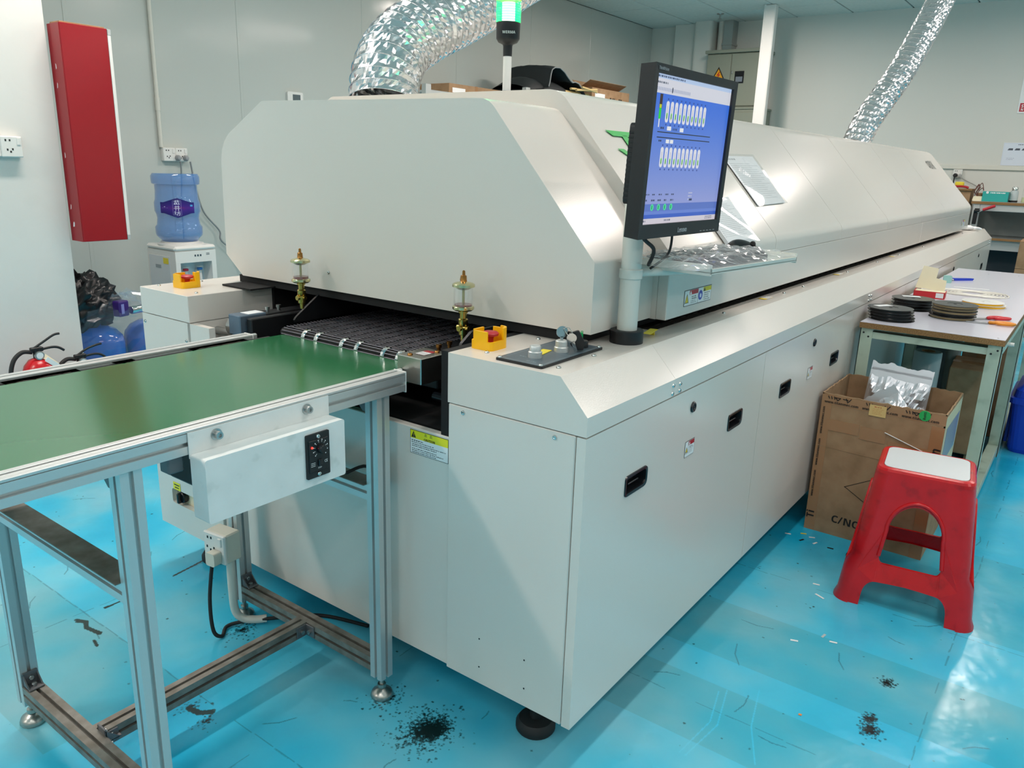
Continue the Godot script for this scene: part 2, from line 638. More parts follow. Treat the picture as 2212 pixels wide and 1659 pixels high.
# ------------------------------------------------------------------ the room
func room() -> void:
	# floor: painted slab, its dirt, joints and scuffs drawn as colour
	var S := 4.8
	var im := image(2048, 2048, Color(0.95, 0.95, 0.95))
	var at := func(x: float, z: float) -> Vector2: return Vector2((x + 2.6) / S, (z + 3.2) / S) * 2048.0
	# worn, greyer lanes of paint
	for l in [[-0.1, -0.98, 2.2, 0.30], [0.28, -1.9, 1.9, 0.62], [-0.4, -0.55, 2.6, 0.25], [-2.6, 0.35, 1.6, 0.35]]:
		var q: Vector2 = at.call(l[0], l[1])
		ir(im, q.x, q.y, l[2] / S * 2048, l[3] / S * 2048, Color(0.93, 0.89, 0.87))
	for k in 1500:
		var p := Vector2(rng.randf() * 2048, rng.randf() * 2048)
		dot(im, p.x, p.y, rng.randf_range(4, 26), Color(0.86, 0.84, 0.83) if k % 3 else Color(0.97, 0.97, 0.97), 0.06)
	var seam := Color(0.55, 0.56, 0.56)
	for z in [-2.06, -1.26, -0.45, 0.35, 1.15]:
		for k in 60:
			var x := -2.6 + 0.08 * k
			if rng.randf() < 0.75:
				stroke(im, [at.call(x, z + rng.randf_range(-0.002, 0.002)), at.call(x + 0.07, z + rng.randf_range(-0.002, 0.002))], 0.7, seam, 0.28)
	for x in [-1.53, -0.63, 0.62, 1.42]:
		for k in 60:
			var z := -3.2 + 0.08 * k
			if rng.randf() < 0.7:
				stroke(im, [at.call(x + rng.randf_range(-0.002, 0.002), z), at.call(x + rng.randf_range(-0.002, 0.002), z + 0.06)], 0.7, seam, 0.28)
	# specks and scratches
	for k in 900:
		var p := Vector2(rng.randf() * 2048, rng.randf() * 2048)
		dot(im, p.x, p.y, rng.randf_range(0.5, 1.7), Color(0.3, 0.28, 0.25), rng.randf_range(0.2, 0.8))
	for k in 260:
		var p := Vector2(rng.randf() * 2048, rng.randf() * 2048)
		var d := Vector2.from_angle(rng.randf() * TAU) * rng.randf_range(6, 46)
		stroke(im, [p, p + d * 0.5 + d.orthogonal() * 0.08, p + d], 0.7, Color(0.5, 0.5, 0.5) if k % 4 else Color(1, 1, 1), 0.35)
	# the dark blotches where paint has come off
	for b in [[-0.363, 0.072, 0.030, 1500], [-0.345, 0.062, 0.017, 900], [-0.37, 0.10, 0.05, 350], [0.515, -0.63, 0.013, 420], [0.503, -0.675, 0.010, 260], [0.505, -0.866, 0.012, 200], [-0.89, 0.385, 0.02, 60], [-0.81, 0.40, 0.015, 60], [-1.08, 0.10, 0.04, 160], [-0.52, 0.05, 0.03, 160]]:
		for k in b[3]:
			var d := Vector2.from_angle(rng.randf() * TAU) * absf(rng.randfn(0, b[2]))
			var q: Vector2 = at.call(b[0] + d.x, b[1] + d.y * 1.2)
			dot(im, q.x, q.y, rng.randf_range(0.4, 1.5), Color(0.16, 0.15, 0.13), rng.randf_range(0.2, 0.7))
	var gouge := func(pts: Array, w: float) -> void:
		for k in 3:
			var p := []
			for q in pts:
				p.append(at.call(q.x, q.y) + Vector2(rng.randf_range(-1, 1), rng.randf_range(-1, 1)) * w)
			stroke(im, p, w, Color(0.3, 0.27, 0.23), 0.8)
	gouge.call([Vector2(-1.50, 0.385), Vector2(-1.47, 0.37), Vector2(-1.44, 0.38), Vector2(-1.385, 0.375)], 2.6)
	gouge.call([Vector2(-1.36, 0.40), Vector2(-1.33, 0.41)], 1.5)
	gouge.call([Vector2(-0.885, 0.40), Vector2(-0.85, 0.39), Vector2(-0.83, 0.37)], 3.0)
	gouge.call([Vector2(-1.525, 0.058), Vector2(-1.545, -0.075)], 1.2)
	gouge.call([Vector2(-1.505, 0.296), Vector2(-1.507, 0.246)], 1.4)
	for s in [[0.166, -0.549, 0.20, -0.40, 0.181, -0.25], [0.235, -0.606, 0.27, -0.45, 0.325, -0.326], [0.15, -0.53, 0.18, -0.40, 0.165, -0.25]]:
		stroke(im, [at.call(s[0], s[1]), at.call(s[2], s[3]), at.call(s[4], s[5])], 0.8, Color(1, 1, 1), 0.5)
	var fm := with_tone(mat(Color.WHITE, 0.3), noise(1024, 0.004, 31, [[0.0, rgb("16bcea")], [0.45, rgb("46cbee")], [0.7, rgb("70d0e8")], [1.0, rgb("90d4e6")]]), 0.3)
	fm.uv1_world_triplanar = true
	fm.roughness_texture = noise(512, 0.02, 33, [[0.0, Color(0.55, 0.55, 0.55)], [1.0, Color(1, 1, 1)]])
	fm.roughness = 0.27
	fm.normal_enabled = true
	fm.normal_texture = noise(512, 0.05, 34, [], 4.0)
	fm.normal_scale = 0.06
	fm.detail_enabled = true
	fm.detail_blend_mode = BaseMaterial3D.BLEND_MODE_MUL
	fm.detail_albedo = tex(im)
	fm.detail_uv_layer = BaseMaterial3D.DETAIL_UV_2
	fm.uv2_triplanar = true
	fm.uv2_world_triplanar = true
	fm.uv2_scale = Vector3.ONE / S
	fm.uv2_offset = Vector3(2.6, 0, 3.2) / S
	struct(obj("floor", mb().span(Vector3(XL - 0.1, -0.1, ZB - 0.1), Vector3(XR + 0.1, 0, ZF + 0.1)), fm))
	# ceiling with its tiles where they can be seen
	var ce := struct(obj("ceiling", mb().span(Vector3(XL - 0.1, H + 0.012, ZB - 0.1), Vector3(XR + 0.1, H + 0.1, ZF + 0.1)), M.grid))
	var tile0 := mb().box(Vector3.ZERO, Vector3(0.586, 0.012, 0.586), 0.003).st.commit()
	for i in 9:
		for j in 7:
			var x := -3.95 + 0.6 * i
			var z := -8.01 + 0.6 * j
			var o := MeshInstance3D.new()
			o.mesh = tile0
			o.position = Vector3(x, H + 0.006, z)
			put("ceiling_tile", o, M.ceiling, ce)
	obj("ceiling_sheet", mb().span(Vector3(XL, H, -4.10), Vector3(XR, H + 0.012, ZF)).span(Vector3(1.15, H, ZB), Vector3(XR, H + 0.012, -4.11)), M.ceiling, ce)
	# left wall of tall metal panels with visible joints
	var wl := struct(obj("wall_left", mb().span(Vector3(XL - 0.1, 0, ZB), Vector3(XL - 0.012, H, ZF)), M.grid))
	var z0 := ZB
	for z1 in [-7.99, -6.84, -5.69, -4.54, -3.39, -2.24, -1.09, 0.06, 7.5]:
		obj("wall_panel", mb().span(Vector3(XL - 0.012, 0, z0 + 0.002), Vector3(XL, H, z1 - 0.002), 0.003), M.wall_grey, wl)
		obj("joint_strip", mb().span(Vector3(XL - 0.004, 0, z1 - 0.012), Vector3(XL + 0.003, H, z1 + 0.012), 0.002), M.wall_grey, wl)
		z0 = z1
	struct(obj("wall_back", mb().span(Vector3(XL - 0.1, 0, ZB - 0.1), Vector3(XR + 0.1, H, ZB)), M.wall_back))
	struct(obj("wall_right", mb().span(Vector3(XR, 0, ZB), Vector3(XR + 0.1, H, ZF)), M.wall_white))
	struct(obj("wall_front", mb().span(Vector3(XL - 0.1, 0, ZF), Vector3(XR + 0.1, H, ZF + 0.1)), M.wall_white))
	# the white partition at the near left
	struct(obj("wall_partition", mb().span(Vector3(XL, 0, -0.405), Vector3(-3.0, H, ZF)), M.wall_white))
	# back left corner: pilaster, column, silver conduit, and the rail along the back wall
	struct(obj("trim_1", mb().span(Vector3(-3.88, 0, ZB), Vector3(-3.52, H, ZB + 0.12), 0.004), M.wall_back))
	struct(obj("trim_2", mb(T(Vector3(-3.47, 0, ZB + 0.02), -PI / 2)).prism(rounded(rect2(-0.12, -0.2, 0.11, 0.05), 0.05), 0.0, H), M.wall_back))
	struct(obj("trim_3", mb().rod(Vector3(-3.29, 0, ZB + 0.08), Vector3(-3.29, H, ZB + 0.08), 0.045, 16), M.wall_back))
	struct(obj("trim_4", mb().span(Vector3(-3.24, 2.3, ZB), Vector3(-3.13, H, ZB + 0.16), 0.003).span(Vector3(-3.25, 2.78, ZB), Vector3(-3.12, 2.80, ZB + 0.17)), M.steel))
	struct(obj("trim_5", mb().span(Vector3(-3.1, 1.452, ZB), Vector3(XR, 1.497, ZB + 0.022), 0.004), M.pvc))
	struct(obj("trim_6", mb().box(Vector3(-2.46, H / 2, -7.5), Vector3(0.115, H, 0.09), 0.01).box(Vector3(-2.515, H / 2, -7.5), Vector3(0.018, H, 0.1), 0.003), M.white_plastic))


# ------------------------------------------------------------------ the oven
const YB := 0.137
const Y1 := 0.834
const Y2 := 0.876
const Y3 := 0.95
const LEN := 6.65
var oven_node: Node3D


# a thin printed label; local x to the right and y up, facing local z
func sticker(called: String, w: float, h: float, m: Material, at: Transform3D, parent: Node) -> MeshInstance3D:
	var b := mb()
	b.quad(Vector3(-w / 2, -h / 2, 0), Vector3(w / 2, -h / 2, 0), Vector3(w / 2, h / 2, 0), Vector3(-w / 2, h / 2, 0))
	b.quad(Vector3(w / 2, -h / 2, -0.0006), Vector3(-w / 2, -h / 2, -0.0006), Vector3(-w / 2, h / 2, -0.0006), Vector3(w / 2, h / 2, -0.0006))
	var o := obj(called, b, m, parent)
	o.transform = at
	return o


func facing_x(p: Vector3) -> Transform3D:
	return T(p, 0, PI / 2)


# on the sloping front of the hood: u along the oven (to -z), s up the slope from the shoulder
func on_slope(s: float, z: float, lift := 0.0) -> Transform3D:
	var up := Vector3(-0.33, 0.37, 0).normalized()
	var n := Vector3(0.37, 0.33, 0).normalized()
	return Transform3D(Basis(Vector3(0, 0, -1), up, n), Vector3(-0.12, 1.15, z) + up * s + n * (0.003 + lift))


func screw_mesh(r: float) -> MeshInstance3D:
	var o := MeshInstance3D.new()
	o.mesh = mb().lathe([Vector2(0.0, -0.001), Vector2(r, -0.001), Vector2(r, r * 0.25), Vector2(r * 0.75, r * 0.62), Vector2(r * 0.45, r * 0.66), Vector2(r * 0.4, r * 0.3), Vector2(0.0, r * 0.3)], 12).st.commit()
	o.material_override = M.chrome
	return o


func oven() -> void:
	var o := thing("reflow_oven", "long off-white reflow oven with sloping hood and mesh conveyor inlet", "oven")
	oven_node = o
	var scr := screw_mesh(0.0055)
	var on_end := func(x: float, y: float, parent: Node) -> void: again("screw", scr, T(Vector3(x, y, 0.0005), PI / 2), parent)
	var on_top := func(x: float, z: float, parent: Node) -> void: again("screw", scr, T(Vector3(x, Y3 + 0.0005, z)), parent)
	# body behind the panels
	obj("base_frame", mb().span(Vector3(-1.655, 0.15, -6.63), Vector3(-0.05, 0.735, -0.04)), M.paint_smooth, o)
	# end panels at the inlet
	var ep := obj("end_panel", mb().span(Vector3(-0.3675, YB, -0.02), Vector3(-0.0255, Y1 - 0.003, 0), 0.002), M.paint, o)
	on_end.call(-0.323, 0.818, ep)
	on_end.call(-0.075, 0.818, ep)
	for q in [[-0.263, 0.261], [-0.13, 0.261], [-0.262, 0.184], [-0.128, 0.186]]:
		obj("rivet_hole", mb(T(Vector3(q[0], q[1], 0.0003), PI / 2)).cyl(Vector3.ZERO, 0.0022, 0.0006, 10), M.black, ep)
	var cp := obj("end_panel", mb().span(Vector3(-1.30, YB, -0.03), Vector3(-0.3705, 0.745, -0.008), 0.002), M.paint, o)
	sticker("caution_label", 0.122, 0.060, pic(caution_picture(), 0.35), T(Vector3(-0.4335, 0.709, -0.007)), cp)
	text("CAUTION", 0.0058, M.ink, cp, T(Vector3(-0.432, 0.7213, -0.0066)), true, 0.0003)
	# left end panel with the switch slot
	var yc := 0.255
	var slot := rounded(rect2(-1.59, yc - 0.026, -1.45, yc + 0.026), 0.012)
	var lp := mb()
	for half in [1, -1]:
		var outer := PackedVector2Array(rect2(-1.67, yc, -1.302, 0.866) if half > 0 else rect2(-1.67, YB, -1.302, yc))
		var parts := Geometry2D.clip_polygons(outer, slot)
		for p in parts:
			lp.prism(p, -0.02, 0)
	lp.span(Vector3(-1.415, 0.745, -0.3), Vector3(-1.402, 0.866, 0))
	var le := obj("end_panel", lp, M.paint, o)
	for q in [[-1.655, 0.84], [-1.425, 0.81]]:
		on_end.call(q[0], q[1], le)
	var sw := obj("power_switch", mb(T(Vector3(-1.545, yc, -0.012), PI / 2)).cyl(Vector3.ZERO, 0.02, 0.02, 18, 0.003).box(Vector3(0, 0.012, 0), Vector3(0.012, 0.02, 0.036), 0.003), M.black_gloss, le)
	obj("switch_plate", mb().span(Vector3(-1.61, yc - 0.05, -0.026), Vector3(-1.43, yc + 0.05, -0.022)), M.cream, sw)
	var yl := image(64, 40, rgb("e6e32a"))
	ir(yl, 8, 10, 48, 6, rgb("222222"))
	ir(yl, 14, 25, 36, 6, rgb("222222"))
	sticker("switch_label", 0.042, 0.026, pic(yl), T(Vector3(-1.557, 0.294, 0.001)), le)
	# long side: doors with pocket handles
	var n := 0
	var z0 := 0.0
	for z1 in [-1.0495, -2.085, -3.13, -4.17, -5.21, -6.65]:
		var yh := 0.667
		var zs := [z0 - 0.235, z1 + 0.21] if n < 5 else [z0 - 0.235, -6.25]
		var holes := []
		for zz in zs:
			holes.append(rounded(rect2(-zz - 0.05, yh - 0.0215, -zz + 0.05, yh + 0.0215), [0.008, 0.016, 0.012, 0.008]))
		var d := mb(facing_x(Vector3(-0.022, 0, 0)))
		var e0: float = -z0 + (0.0 if n == 0 else 0.0015)
		var e1: float = -z1 - 0.0015
		for half in [1, -1]:
			var pieces := [PackedVector2Array(rect2(e0, yh, e1, Y1 - 0.0035) if half > 0 else rect2(e0, YB, e1, yh))]
			for hp in holes:
				var next := []
				for p in pieces:
					next.append_array(Geometry2D.clip_polygons(p, hp))
				pieces = next
			for p in pieces:
				d.prism(p, 0.0, 0.022)
		var door := obj("side_door", d, M.paint, o)
		for k in 2:
			var zz: float = zs[k]
			var hx := mb(facing_x(Vector3(0, yh, zz)))
			# lip, then the pocket: walls, floor and the finger bar
			var lip := rounded(rect2(-0.054, -0.0255, 0.054, 0.0255), [0.010, 0.018, 0.014, 0.010], 4)
			var inn := rounded(rect2(-0.047, -0.0185, 0.047, 0.0185), [0.006, 0.013, 0.010, 0.006], 4)
			var m := lip.size()
			for i in m:
				var j := (i + 1) % m
				var a := Vector3(lip[i].x, lip[i].y, 0.0)
				var b := Vector3(lip[j].x, lip[j].y, 0.0)
				var a2 := Vector3(lip[i].x * 0.985, lip[i].y * 0.97, 0.003)
				var b2 := Vector3(lip[j].x * 0.985, lip[j].y * 0.97, 0.003)
				var c2 := Vector3(inn[j].x, inn[j].y, 0.002)
				var d2 := Vector3(inn[i].x, inn[i].y, 0.002)
				var c3 := Vector3(inn[j].x * 0.93, inn[j].y * 0.8, -0.021)
				var d3 := Vector3(inn[i].x * 0.93, inn[i].y * 0.8, -0.021)
				hx.quad(a, b, b2, a2)
				hx.quad(a2, b2, c2, d2)
				hx.quad(d2, c2, c3, d3)
				hx.tri(d3, c3, Vector3(0, 0, -0.021))
			hx.box(Vector3(0.0, -0.003, -0.012), Vector3(0.05, 0.004, 0.012), 0.001)
			obj("handle", hx, M.black_gloss, door)
		obj("lock", mb(T(Vector3(0, 0.778, (z0 + z1) / 2 if n < 5 else -5.93), 0, 0, -PI / 2)).lathe([Vector2(0.0145, 0), Vector2(0.0145, 0.002), Vector2(0.012, 0.005), Vector2(0.0085, 0.005), Vector2(0.0075, 0.002), Vector2(0, 0.002)], 20).box(Vector3(0, 0.003, 0), Vector3(0.010, 0.003, 0.003)), M.black_gloss, door)
		if n < 2:
			sticker("warning_label", 0.057, 0.043, M.warn, facing_x(Vector3(0.001, 0.667 if n == 0 else 0.667, -0.527 if n == 0 else -1.56)), door)
		z0 = z1
		n += 1
	# deck along the near side
	var d1 := mb()
	d1.prism(PackedVector2Array([Vector2(0.0005, Y1), Vector2(0.0005, Y2), Vector2(-0.0687, Y3), Vector2(-0.369, Y3), Vector2(-0.369, Y1)]), -0.403, 0.0005)
	var deck := obj("deck_cover", d1, M.paint, o)
	for q in [[-0.304, -0.057], [-0.301, -0.255], [-0.11, -0.2], [-0.109, -0.054]]:
		on_top.call(q[0], q[1], deck)
	var d2 := mb()
	d2.prism(PackedVector2Array([Vector2(0.0, Y1), Vector2(0.0, Y2), Vector2(-0.0687, Y3 - 0.0005), Vector2(-0.145, Y3 - 0.0005), Vector2(-0.145, Y1)]), -LEN, -0.4045)
	d2.span(Vector3(-0.369, 0.93, -0.56), Vector3(-0.145, Y3 - 0.0005, -0.4045))
	d2.prism(PackedVector2Array([Vector2(-0.145, Y1), Vector2(-0.145, Y3 - 0.0005), Vector2(-1.67, Y3 - 0.0005), Vector2(-1.67, Y1)]), -LEN, -6.05)
	var deck2 := obj("deck_cover", d2, M.paint, o)
	for z in [-0.95, -1.5, -1.72, -2.35, -2.9, -3.4, -4.1, -4.9, -5.7]:
		on_top.call(-0.108, z, deck2)
	for q in [[0.862, -0.393], [0.859, -0.432], [0.842, -0.392], [0.842, -0.431], [0.862, -2.32], [0.859, -2.36], [0.842, -2.32], [0.842, -2.36], [0.862, -6.5], [0.845, -6.5]]:
		again("screw", scr, T(Vector3(0.0005, q[0], q[1]), 0, 0, -PI / 2), deck2 if q[1] < -0.41 else deck)
	for q in [[-1.339, 0.03], [-2.237, 0.028], [-3.3, 0.028]]:
		var li := image(64, 32, rgb("e9e9e4"))
		ir(li, 0, 0, 20, 32, rgb("e8c81e"))
		print_lines(li, 24, 5, 36, 4, 7, 3, rgb("777777"))
		sticker("heat_label", 0.075, 0.026, pic(li), Transform3D(Basis(Vector3(0, 0, -1), Vector3(-1, 0, 0), Vector3(0, 1, 0)), Vector3(-0.118, Y3 + 0.0008, q[0])), deck2)
	# black vent strip between deck and hood
	var vs := mb()
	for b in [[-0.145, -0.157], [-0.166, -0.186], [-0.195, -0.40]]:
		vs.span(Vector3(b[1], 0.938, -6.0), Vector3(b[0], 0.942, -0.56))
	var zz2 := -0.6
	while zz2 > -3.6:
		vs.span(Vector3(-0.166, 0.938, zz2 - 0.045), Vector3(-0.157, 0.942, zz2))
		vs.span(Vector3(-0.195, 0.938, zz2 - 0.02 - 0.045), Vector3(-0.186, 0.942, zz2 - 0.02))
		zz2 -= 0.085
	vs.span(Vector3(-0.40, 0.84, -6.0), Vector3(-0.146, 0.90, -0.5))
	obj("vent_strip", vs, mat(rgb("3b3a37"), 0.5), o)
	# left deck
	var dl := mb().span(Vector3(-1.67, 0.868, -6.0), Vector3(-1.402, Y3, 0.0005), 0.0015)
	var deckl := obj("deck_cover", dl, M.paint, o)
	for q in [[-1.64, -0.048], [-1.633, -0.193], [-1.437, -0.051], [-1.431, -0.253]]:
		on_top.call(q[0], q[1], deckl)
	# dark inside of the inlet
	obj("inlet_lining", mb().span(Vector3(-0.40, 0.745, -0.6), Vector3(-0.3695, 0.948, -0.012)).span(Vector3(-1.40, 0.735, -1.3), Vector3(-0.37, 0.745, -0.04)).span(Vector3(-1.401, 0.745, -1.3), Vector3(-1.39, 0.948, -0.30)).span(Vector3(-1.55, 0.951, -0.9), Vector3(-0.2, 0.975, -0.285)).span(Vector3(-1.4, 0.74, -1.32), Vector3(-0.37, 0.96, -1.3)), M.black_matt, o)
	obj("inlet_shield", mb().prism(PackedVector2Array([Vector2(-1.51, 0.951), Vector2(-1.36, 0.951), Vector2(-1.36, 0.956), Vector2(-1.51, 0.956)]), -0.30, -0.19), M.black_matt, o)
	# hood
	var hp := rounded([Vector2(-0.165, 0.979), Vector2(-0.165, 1.148), Vector2(-0.486, 1.512), Vector2(-1.365, 1.522), Vector2(-1.592, 1.40), Vector2(-1.598, 1.04), Vector2(-1.513, 0.976)], [0, 0.012, 0.07, 0.05, 0.12, 0.0, 0.0], 8)
	var he := obj("hood_end", mb().prism(hp, -0.58, -0.272), M.paint, o)
	again("screw", scr, T(Vector3(-1.083, 1.03, -0.2715), PI / 2), he)
	var hm := rounded([Vector2(-0.12, 1.10), Vector2(-0.12, 1.15), Vector2(-0.485, 1.559), Vector2(-1.40, 1.559), Vector2(-1.635, 1.43), Vector2(-1.635, 1.10)], [0, 0.05, 0.09, 0.05, 0.1, 0], 8)
	var hz := -0.575
	for z1 in [-1.385, -2.205, -3.06, -3.94, -4.80, -6.0]:
		obj("hood_panel", mb().prism(hm, z1 + 0.0015, hz - 0.0015), M.paint, o)
		hz = z1
	obj("hood_core", mb().prism(PackedVector2Array([Vector2(-0.22, 0.99), Vector2(-0.22, 1.10), Vector2(-0.52, 1.44), Vector2(-1.34, 1.44), Vector2(-1.55, 1.32), Vector2(-1.55, 0.99)]), -5.96, -0.62), M.steel, o)
	for s in [[-0.5765, -4.02], [-4.023, -6.0]]:
		var sk := mb().span(Vector3(-0.15, 0.977, s[1]), Vector3(-0.12, 1.0985, s[0]), 0.002)
		sk.span(Vector3(-1.635, 0.985, s[1]), Vector3(-1.60, 1.0985, s[0]), 0.002)
		if s[0] > -1:
			sk.span(Vector3(-0.168, 0.977, -0.60), Vector3(-0.15, 1.0985, -0.5765))
		else:
			sk.span(Vector3(-1.6, 0.977, -6.0), Vector3(-0.15, 1.0985, -5.97))
		var skn := obj("hood_skirt", sk, M.paint, o)
		if s[0] > -1:
			sticker("safety_label", 0.181, 0.044, pic(safety_picture(), 0.35), facing_x(Vector3(-0.119, 1.0225, -0.7715)), skn)
		else:
			sticker("safety_label", 0.14, 0.05, pic(safety_picture(), 0.35), facing_x(Vector3(-0.119, 1.03, -5.72)), skn)
	# name on the slope and the papers kept there
	var lg := mb(on_slope(0.345, -0.715))
	lg.prism(PackedVector2Array([Vector2(-0.045, 0.065), Vector2(0.16, 0.065), Vector2(0.16, 0.046), Vector2(-0.022, 0.046)]), 0, 0.0008)
	lg.prism(PackedVector2Array([Vector2(0.030, 0.052), Vector2(0.060, 0.052), Vector2(0.060, -0.002), Vector2(0.052, -0.020), Vector2(0.034, -0.029), Vector2(0.008, -0.029), Vector2(-0.02, -0.019), Vector2(-0.045, 0.0), Vector2(-0.012, 0.0), Vector2(0.004, -0.012), Vector2(0.020, -0.013), Vector2(0.030, -0.003)]), 0, 0.0008)
	lg.prism(PackedVector2Array([Vector2(0.098, 0.052), Vector2(0.130, 0.052), Vector2(0.130, -0.029), Vector2(0.098, -0.029)]), 0, 0.0008)
	obj("maker_logo", lg, M.logo_green, o)
	text("Φ81K", 0.075, M.grey_ink, o, on_slope(0.40, -5.55), false, 0.0006)
	# seated feet
	var ft := obj("foot", mb(T(Vector3(-0.156, 0, -0.10))).lathe([Vector2(0, 0), Vector2(0.046, 0), Vector2(0.05, 0.006), Vector2(0.05, 0.020), Vector2(0.042, 0.032), Vector2(0.016, 0.036), Vector2(0.014, 0.15), Vector2(0, 0.15)], 28), M.rubber, o)
	for q in [Vector2(-1.36, 0), Vector2(0, -2.1), Vector2(0, -4.2), Vector2(-1.36, -2.1), Vector2(0, -6.3), Vector2(-1.36, -6.3)]:
		again("foot", ft, T(Vector3(q.x, 0, q.y)), o)


func caution_picture() -> Image:
	var im := image(244, 120, rgb("eef1f2"))
	ir(im, 0, 0, 244, 42, rgb("ece61a"))
	fill_poly(im, PackedVector2Array([Vector2(8, 38), Vector2(22, 6), Vector2(38, 38)]), rgb("151515"))
	ir(im, 22, 17, 3, 11, rgb("ece61a"))
	ir(im, 22, 31, 3, 3, rgb("ece61a"))
	for x in [100, 134]:
		stroke(im, [Vector2(x - 5, 8), Vector2(x + 6, 8)], 1.0, rgb("151515"))
		stroke(im, [Vector2(x - 6, 13), Vector2(x + 6, 13)], 1.0, rgb("151515"))
		stroke(im, [Vector2(x, 5), Vector2(x, 18)], 1.0, rgb("151515"))
		stroke(im, [Vector2(x - 7, 18), Vector2(x + 7, 18)], 1.0, rgb("151515"))
	print_lines(im, 10, 50, 90, 1, 8, 5, rgb("222222"))
	print_lines(im, 10, 60, 150, 1, 8, 4, rgb("333333"))
	print_lines(im, 12, 70, 215, 2, 9, 4, rgb("2a2a2a"))
	print_lines(im, 12, 92, 215, 3, 9, 4, rgb("2a2a2a"))
	for e in [[0, 0, 244, 2], [0, 118, 244, 2], [0, 0, 2, 120], [242, 0, 2, 120]]:
		ir(im, e[0], e[1], e[2], e[3], rgb("222222"))
	return im


func warn_picture() -> Image:
	var im := image(128, 96, rgb("eceeee"))
	ir(im, 46, 4, 78, 26, rgb("b3212c"))
	fill_poly(im, PackedVector2Array([Vector2(50, 28), Vector2(60, 7), Vector2(70, 28)]), rgb("eeeeee"))
	fill_poly(im, PackedVector2Array([Vector2(6, 68), Vector2(24, 34), Vector2(42, 68)]), rgb("2a2a20"))
	fill_poly(im, PackedVector2Array([Vector2(11, 65), Vector2(24, 40), Vector2(37, 65)]), rgb("e2c020"))
	print_lines(im, 58, 38, 56, 2, 9, 5, rgb("555555"))
	print_lines(im, 54, 58, 62, 3, 8, 3, rgb("777777"))
	for e in [[0, 0, 128, 2], [0, 94, 128, 2], [0, 0, 2, 96], [126, 0, 2, 96], [44, 0, 2, 72], [0, 72, 46, 2]]:
		ir(im, e[0], e[1], e[2], e[3], rgb("333333"))
	return im


func safety_picture() -> Image:
	var im := image(256, 64, rgb("eef0ef"))
	ir(im, 46, 3, 80, 18, rgb("c2212c"))
	fill_poly(im, PackedVector2Array([Vector2(48, 20), Vector2(58, 4), Vector2(68, 20)]), rgb("f2f2f2"))
	fill_poly(im, PackedVector2Array([Vector2(6, 52), Vector2(24, 14), Vector2(42, 52)]), rgb("1d1d1d"))
	fill_poly(im, PackedVector2Array([Vector2(10, 50), Vector2(24, 20), Vector2(38, 50)]), rgb("e8cc1c"))
	print_lines(im, 68, 28, 40, 2, 8, 5, rgb("555555"))
	print_lines(im, 62, 46, 50, 2, 7, 3, rgb("777777"))
	dot(im, 150, 32, 20, rgb("2746b5"))
	dot(im, 152, 34, 9, rgb("dfe4f4"))
	ir(im, 176, 3, 78, 18, rgb("ead21e"))
	fill_poly(im, PackedVector2Array([Vector2(178, 20), Vector2(188, 4), Vector2(198, 20)]), rgb("1d1d1d"))
	print_lines(im, 186, 26, 60, 4, 9, 4, rgb("666666"))
	for e in [[0, 0, 256, 2], [0, 62, 256, 2], [0, 0, 2, 64], [254, 0, 2, 64], [127, 0, 2, 64]]:
		ir(im, e[0], e[1], e[2], e[3], rgb("222222"))
	return im


